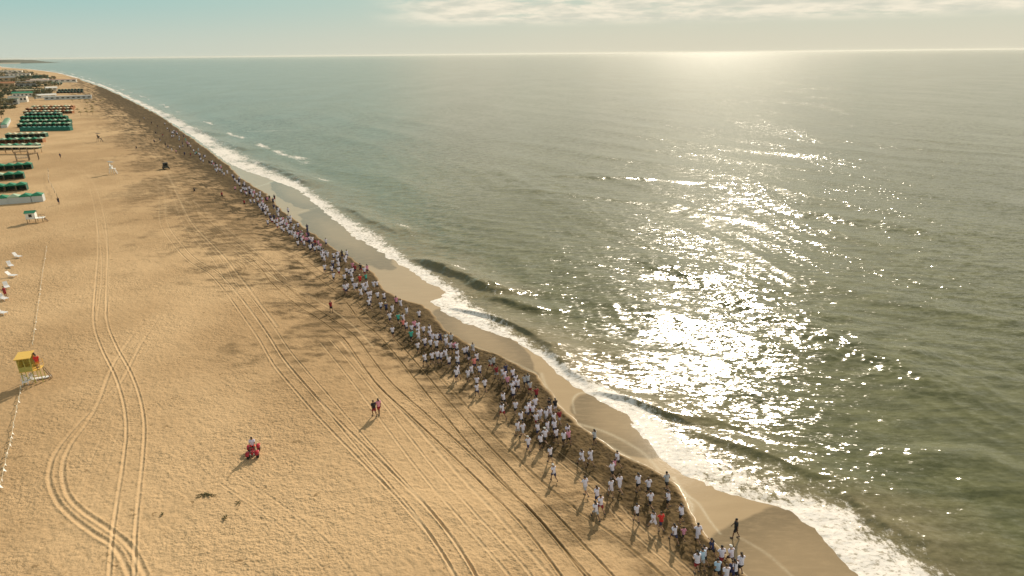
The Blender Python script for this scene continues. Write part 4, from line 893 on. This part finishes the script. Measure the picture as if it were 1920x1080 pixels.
# red quad bike coming towards the camera, rider in a pale lilac shirt
def quad():
    v = at(476, 852); rz = -1.3; t = thing('quad_bike', v, rz, 'red quad bike with black tyres on the open dry sand, ridden toward the camera', 'quad bike'); t.scale = (0.86,) * 3
    for x in (-0.62, 0.62):
        for y in (-0.46, 0.46): wheel(t, (x, y, 0.30), 0.30, 0.26)
    m = MB(); m.box((0, 0, 0.48), (1.3, 0.34, 0.22)); m.box((0.45, 0, 0.66), (0.5, 0.36, 0.22)); m.ell((0.15, 0, 0.76), (0.32, 0.19, 0.13), 12); bmesh.ops.bevel(m.bm, geom=[e for e in m.bm.edges if e.calc_length() > 0.15], offset=0.03, segments=2, affect='EDGES'); m.build('body', M_['red'], t)
    for x in (-0.62, 0.62):
        for y in (-0.46, 0.46):
            m = MB(); m.tube([(x - 0.42, y, 0.52), (x - 0.25, y, 0.67), (x, y, 0.72), (x + 0.25, y, 0.67), (x + 0.42, y, 0.50)], [0.17, 0.19, 0.2, 0.19, 0.15], 8, flat=0.22); m.build('mudguard', M_['dred'], t)
    MB().ell((-0.28, 0, 0.80), (0.38, 0.17, 0.09), 12).build('seat', M_['rubber'], t)
    m = MB(); m.tube([(0.42, 0, 0.75), (0.32, 0, 1.0)], 0.03, 6); m.tube([(0.2, -0.40, 1.04), (0.32, -0.15, 1.02), (0.32, 0.15, 1.02), (0.2, 0.40, 1.04)], 0.022, 6); m.build('handlebar', M_['metal'], t)
    for nm, xc in (('front_rack', 0.72), ('rear_rack', -0.72)):
        m = MB()
        for k in range(5): m.tube([(xc - 0.2, -0.28 + 0.14 * k, 0.84), (xc + 0.2, -0.28 + 0.14 * k, 0.84)], 0.013, 5)
        for q in (-0.2, 0.2): m.tube([(xc + q, -0.32, 0.84), (xc + q, 0.32, 0.84)], 0.015, 5)
        m.tube([(xc, -0.1, 0.5), (xc, -0.1, 0.84)], 0.015, 5); m.tube([(xc, 0.1, 0.5), (xc, 0.1, 0.84)], 0.015, 5); m.build(nm, M_['metal'], t)
    for y in (-0.17, 0.17): MB().ell((0.92, y, 0.62), (0.03, 0.06, 0.05), 8).build('headlight', M_['lamp'], t)
    m = MB(); m.tube([(0.85, -0.3, 0.35), (0.95, -0.25, 0.45), (0.95, 0.25, 0.45), (0.85, 0.3, 0.35)], 0.025, 6); m.build('bumper', M_['metal'], t)
    sitz = PR['sit']['body']; sv = min(w.co.z for w in sitz.vertices if abs(w.co.x) < 0.1)
    person(loc_in(v, rz, (-0.19, 0, 0.75 - sv)), rz, 'sit', 'rider_lilac', Rd, 'rider in pale lilac shirt and red shorts seated on the red quad bike', None, 'dark', 1.0, 1)
CL['rider_lilac'] = mat('cotton_lilac', (0.66, 0.60, 0.78), 0.8)
quad()

# pennant ropes and court posts
def rope_line(pts, name, label, cat, hgt=0.35, pen=1.6, postmat='rope', step=1):
    P = [at(*p) for p in pts]; base = P[0].copy(); t = thing(name, base, 0, label, cat)
    m = MB(); Q = []
    for a, b in zip(P[:-1], P[1:]):
        for k in range(6): f = k / 6; q = a.lerp(b, f); q.z += hgt - 0.35 * hgt * math.sin(math.pi * f); Q.append(q - base)
    Q.append(P[-1] + Vector((0, 0, hgt)) - base); m.tube(Q, 0.014, 5); m.build('rope', M_['rope'], t)
    for p in P[::step]: MB().tube([p - base - Vector((0, 0, 0.1)), p - base + Vector((0, 0, hgt + 0.1))], 0.04, 6).build('stake', M_[postmat], t)
    m = MB(); k = 0.4; acc = 0; r2 = random.Random(3)
    for a, b in zip(Q[:-1], Q[1:]):
        L = (b - a).length
        while k < acc + L:
            c = a.lerp(b, (k - acc) / L); d = (b - a).normalized() * 0.17; dn = Vector((r2.uniform(-0.22, 0.22), r2.uniform(-0.1, 0.1), -min(0.30, hgt * 0.7)))
            m.quad([c - d, c + d, c + dn]); k += pen * r2.uniform(0.6, 1.5)
        acc += L
    m.build('pennants', M_['white'], t)
rope_line([(88,465),(85,487),(81,510),(77,540),(73,570),(69,600),(65,625),(62,648)], 'pennant_rope', 'thin pale rope line running down the sand behind the yellow hut', 'rope line', 0.3, 2.4)
rope_line([(40,730),(37,752),(33,768),(27,800),(22,830),(14,858),(9,885),(2,915),(-8,950)], 'pennant_rope', 'rope line with white pennants below the yellow hut at the left edge', 'rope line', 0.4, 0.9)
rope_line([(91,322),(92,333),(92,343),(98,352),(103,362),(108,372)], 'pennant_rope', 'line of short dark stakes and rope by the nearest green tents', 'rope line', 1.1, 1.2, 'dkwood')
# washed-up weed
def weed(px, py, n, rad, lab):
    v = at(px, py); m = MB(); r2 = random.Random(int(px))
    for _ in range(n):
        a = r2.uniform(0, 6.28); d = rad * r2.random() ** 0.7; p = Vector((math.cos(a) * d * 1.6, math.sin(a) * d, 0.03)); e = Vector((r2.uniform(-.4, .4), r2.uniform(-.3, .3), r2.uniform(0, 0.08)))
        m.tube([p, p + e * 0.5 + Vector((0, 0, 0.05)), p + e], [0.03, 0.05, 0.015], 4)
    o = m.build('seaweed_clump', M_['weed']); o.location = v; tag(o, lab, 'seaweed')
weed(388, 929, 24, 0.34, 'dark tangle of dried seaweed lying on the dry sand below the quad bike')
weed(424, 972, 6, 0.12, 'small scrap of dried seaweed near the bottom, right of the larger tangle')
weed(303, 967, 4, 0.07, 'tiny dark scrap on the dry sand, left of the larger seaweed tangle')
weed(448, 944, 4, 0.07, 'tiny dark scrap on the dry sand, right of the larger seaweed tangle')

# ------------------------------------------------------------------ low buildings behind the beach, far left
def building(px, py, w, d, h, rz, wall, roof, lab, pitched=False, nwin=4):
    v = at(px, py); t = thing('low_building', v, rz, lab, 'building', None)
    MB().box((0, 0, h / 2 - 0.3), (w, d, h + 0.6)).build('wall', M_[wall], t)
    m = MB()
    if pitched:
        a = math.atan2(h * 0.35, d / 2); L = math.hypot(h * 0.35, d / 2 + 0.4)
        for s in (-1, 1): m.box((0, s * d * 0.26, h + h * 0.175 + 0.1), (w + 0.8, L + 0.2, 0.12), rx=-s * a)
    else: m.box((0, 0, h + 0.13), (w + 0.6, d + 0.6, 0.25))
    m.build('roof', M_[roof], t)
    for k in range(nwin): MB().box((-w / 2 + w * (k + 0.5) / nwin, -d / 2 - 0.02, h * 0.55), (w / nwin * 0.5, 0.06, h * 0.35)).build('window', M_['glass'], t)
    MB().box((w / 2 + 0.02, 0, h * 0.36), (0.06, 1.2, h * 0.7)).build('door', M_['dkwood'], t)
for a in [
 (36,191.5,12,9,4.5,0.5,'plaster','roofgrey','pale grey-walled building at the inland end of the tent block',False,5),
 (12,196,16,8,4.0,0.5,'roofgrey','dkgreen','dark building at the left edge beside the pale grey-walled one',False,4),
 (48,181.5,18,8,3.4,0.5,'plaster','green','long building with green roof behind the pale grey-walled one',True,6),
 (54,174.5,20,9,3.2,0.5,'tan','cream','building with flat cream roof just above the green roof',False,5),
 (86,184,16,4,2.6,0.9,'plaster','white','low white-roofed shed set askew on the sand',True,3),
 (97,170,10,6,3.0,0.8,'plaster','white','small white kiosk between two rows of dark tents',True,2),
 (97,154.8,62,9,4.0,0.5,'plaster','roofred','long low building with pink roof near the far shore',False,9),
 (76,154.5,22,10,4.6,0.5,'white','white','white building at the inland end of the pink roof',False,4),
 (35,143,40,12,5.0,0.5,'plaster','blue','far building with blue roof among dark trees',False,6),
 (15,164,16,10,5.0,0.5,'tan','rust','reddish-roofed house among scrub at the left edge',True,3),
 (48,163,24,9,4.0,0.5,'roofgrey','dark','dark-roofed shed in the scrub above the cream roof',False,4),
 (60,158,36,8,3.6,0.5,'tan','roofgrey','long grey-roofed building in front of the dark trees',False,6),
 (129,186,34,5,2.6,0.5,'grey','grey','long low grey shelter seaward of the buildings',False,9),
 (20,136.5,50,12,5.0,0.5,'plaster','white','tiny white building far along the coast',False,5),
 (8,152,30,10,5.0,0.5,'tan','roofgrey','grey-roofed building at the left edge beyond the scrub',True,4),
 (66,146.5,40,9,4.5,0.5,'dkgreen','dkgreen','dark green-roofed building below the far dunes',False,5)]:
    building(*a)

# trees and bushes in the scrub, each with trunk and leafy crown
LEAF = [mat('foliage_dark', (0.060, 0.078, 0.034), 0.8, var=0.5, scale=0.8), mat('foliage_olive', (0.16, 0.15, 0.07), 0.8, var=0.45, scale=0.8)]
def tree_proto(seed, h, r_):
    r2 = random.Random(seed); m = MB(); m.tube([(0, 0, -0.4), (0.1, 0, h * 0.35), (0.0, 0.15, h * 0.7)], [0.22, 0.16, 0.07], 6)
    for k in range(4): a = r2.uniform(0, 6.28); m.tube([(0.05, 0, h * 0.35), (math.cos(a) * r_ * 0.6, math.sin(a) * r_ * 0.6, h * 0.7)], [0.1, 0.03], 5)
    tr = m.mesh('trunk', M_['bark']); m = MB(); cl = [(r2.gauss(0, r_ * 0.45), r2.gauss(0, r_ * 0.45), h * r2.uniform(0.5, 0.95), r_ * r2.uniform(0.25, 0.5)) for _ in range(9)]
    for _ in range(620):
        c = r2.choice(cl); dv = Vector((r2.gauss(0, 1), r2.gauss(0, 1), r2.gauss(0, 0.8))).normalized() * c[3] * r2.uniform(0.5, 1.1); p = Vector(c[:3]) + dv
        a = Vector((r2.gauss(0, 1), r2.gauss(0, 1), r2.gauss(0, 1))).normalized() * 0.32; b = a.cross(dv).normalized() * 0.24; m.quad([p - a, p + b, p + a, p - b])
    return tr, m.mesh('crown', LEAF[seed % 2])
TP = [tree_proto(1, 6.0, 3.4), tree_proto(2, 4.2, 3.0), tree_proto(3, 7.0, 4.0), tree_proto(4, 3.2, 2.6)]
tr_spots = [(2,205),(7,209),(3,221),(10,200),(1,189),(4,182),(16,180),(27,176),(4,171),(10,175),(24,167),(32,168),(38,160),(30,157),(46,156),(56,154),(66,153.5),(4,158),(14,157),(22,151),(4,147),(12,146),(30,148),(40,149),(50,148),(58,149.5),(68,150),(78,149),(86,148.5),(94,149),(102,150.5),(104,163),(96,161),(86,162),(74,162),(64,161),(70,167),(110,162),(2,139),(8,138.5),(14,139),(26,138),(38,139.5),(46,141),(54,143),(88,176),(96,179),(72,182),(66,187),(22,200)]
tr_spots.sort(key=lambda q: -q[1]); trc = {}
for i, (px, py) in enumerate(tr_spots):
    k = i % 4; t = thing('tree', at(px, py + 0.6), i * 1.7, None); t.scale = (0.72 + 0.2 * (i % 3),) * 3
    tier = 'beside the tent block' if py > 178 else ('among the beach buildings' if py > 155.5 else ('in the dark belt behind the pink roof' if py > 145 else 'by the far dunes'))
    lk = ('dark' if k % 2 == 1 else 'olive') + (' bushy' if k in (1, 3) else ' spreading'); trc[(lk, tier)] = trc.get((lk, tier), 0) + 1
    tag(t, f'{lk} tree {tier}, {ordn[trc[(lk, tier)] - 1]} counting from the nearest', 'tree', f'trees {tier}')
    link(bpy.data.objects.new('trunk', TP[k][0]), t); link(bpy.data.objects.new('crown', TP[k][1]), t)
# low scrub, uncountable
def scrub():
    r2 = random.Random(12); m = MB(); base = at(40, 165)
    n = 0
    while n < 2200:
        px = r2.uniform(-30, 112); py = r2.uniform(132, 176) if r2.random() < 0.8 else r2.uniform(176, 212)
        if py > 176 and px > 30: continue
        if py > 150 and px > 108 - (py - 150) * 0.5: continue
        if py < 150 and px > 50 + (py - 132) * 3.0: continue
        v = at0(px, py, 1.2); v = Vector((v[0], v[1], float(sand_z(v[0], v[1]))))
        if vnoise(np.array(v.x / 17), np.array(v.y / 40), 3) < 0.47: continue
        n += 1; s = r2.uniform(0.5, 1.5) * (v.y / 800) ** 0.5; v = v - base
        for q in range(4):
            c = v + Vector((r2.gauss(0, s), r2.gauss(0, s), r2.uniform(0, s))); a = Vector((r2.gauss(0, 1), r2.gauss(0, 1), r2.gauss(0, .6))).normalized() * s; b = a.cross(Vector((r2.gauss(0, 1), r2.gauss(0, 1), 1))).normalized() * s * 0.7
            m.quad([c - a, c + b, c + a, c - b], q % 2)
    o = m.build('dune_scrub', LEAF[0], None, LEAF[1]); o.location = base; o['kind'] = 'stuff'; o['label'] = 'low scrub covering the dunes behind the beach'; o['category'] = 'scrub'
scrub()
# the far headland across the water
def headland():
    a = Vector((*at0(-60, 116.8), 0)); b = Vector((*at0(34, 117.2), 0)); n = 60; m = MB(); V = []
    a = a * (5200 / a.y); b = b * (5200 / b.y); nd = Vector((-(b - a).y, (b - a).x, 0)).normalized() 
    if nd.y < 0: nd = -nd
    for i in range(n + 1):
        f = i / n; p = a.lerp(b, f); h = 26 * (1 - f ** 3) * (0.65 + 0.6 * float(fbm(np.array(f * 9.0), np.array(0.5), 3, 9))) + 1
        V.append([m.bm.verts.new(p + Vector((0, 0, -3))), m.bm.verts.new(p + nd * 30 + Vector((0, 0, 5))), m.bm.verts.new(p + nd * 90 + Vector((0, 0, h))), m.bm.verts.new(p + nd * 400 + Vector((0, 0, h))), m.bm.verts.new(p + nd * 600 + Vector((0, 0, -3)))])
    for i in range(n):
        for j in range(4): m.bm.faces.new((V[i][j], V[i + 1][j], V[i + 1][j + 1], V[i][j + 1])).material_index = 0 if j == 0 else 1
    o = m.build('headland', mat('dune_pale', (0.55, 0.45, 0.32), 0.9), None, mat('headland_scrub', (0.06, 0.07, 0.04), 0.9, var=0.4, scale=0.01)); o['kind'] = 'structure'
headland()

# sea air: far things fade a little
def haze():
    m = bpy.data.materials.new('sea_air'); m.use_nodes = True; nt = m.node_tree; nt.nodes.clear()
    o_ = nt.nodes.new('ShaderNodeOutputMaterial'); v = nt.nodes.new('ShaderNodeVolumePrincipled'); v.inputs['Color'].default_value = (0.95, 0.96, 0.90, 1); v.inputs['Density'].default_value = 0.000025; v.inputs['Anisotropy'].default_value = 0.3
    nt.links.new(v.outputs[0], o_.inputs['Volume'])
    o = MB().box((0, 30500, 17.0), (164000, 62000, 62.0)).build('haze', m); o['kind'] = 'stuff'
haze()

for o in bpy.data.objects:
    if 'label' in o and len(str(o['label']).replace('-', ' ').split()) > 16: print('LONG', o.name, o['label'])
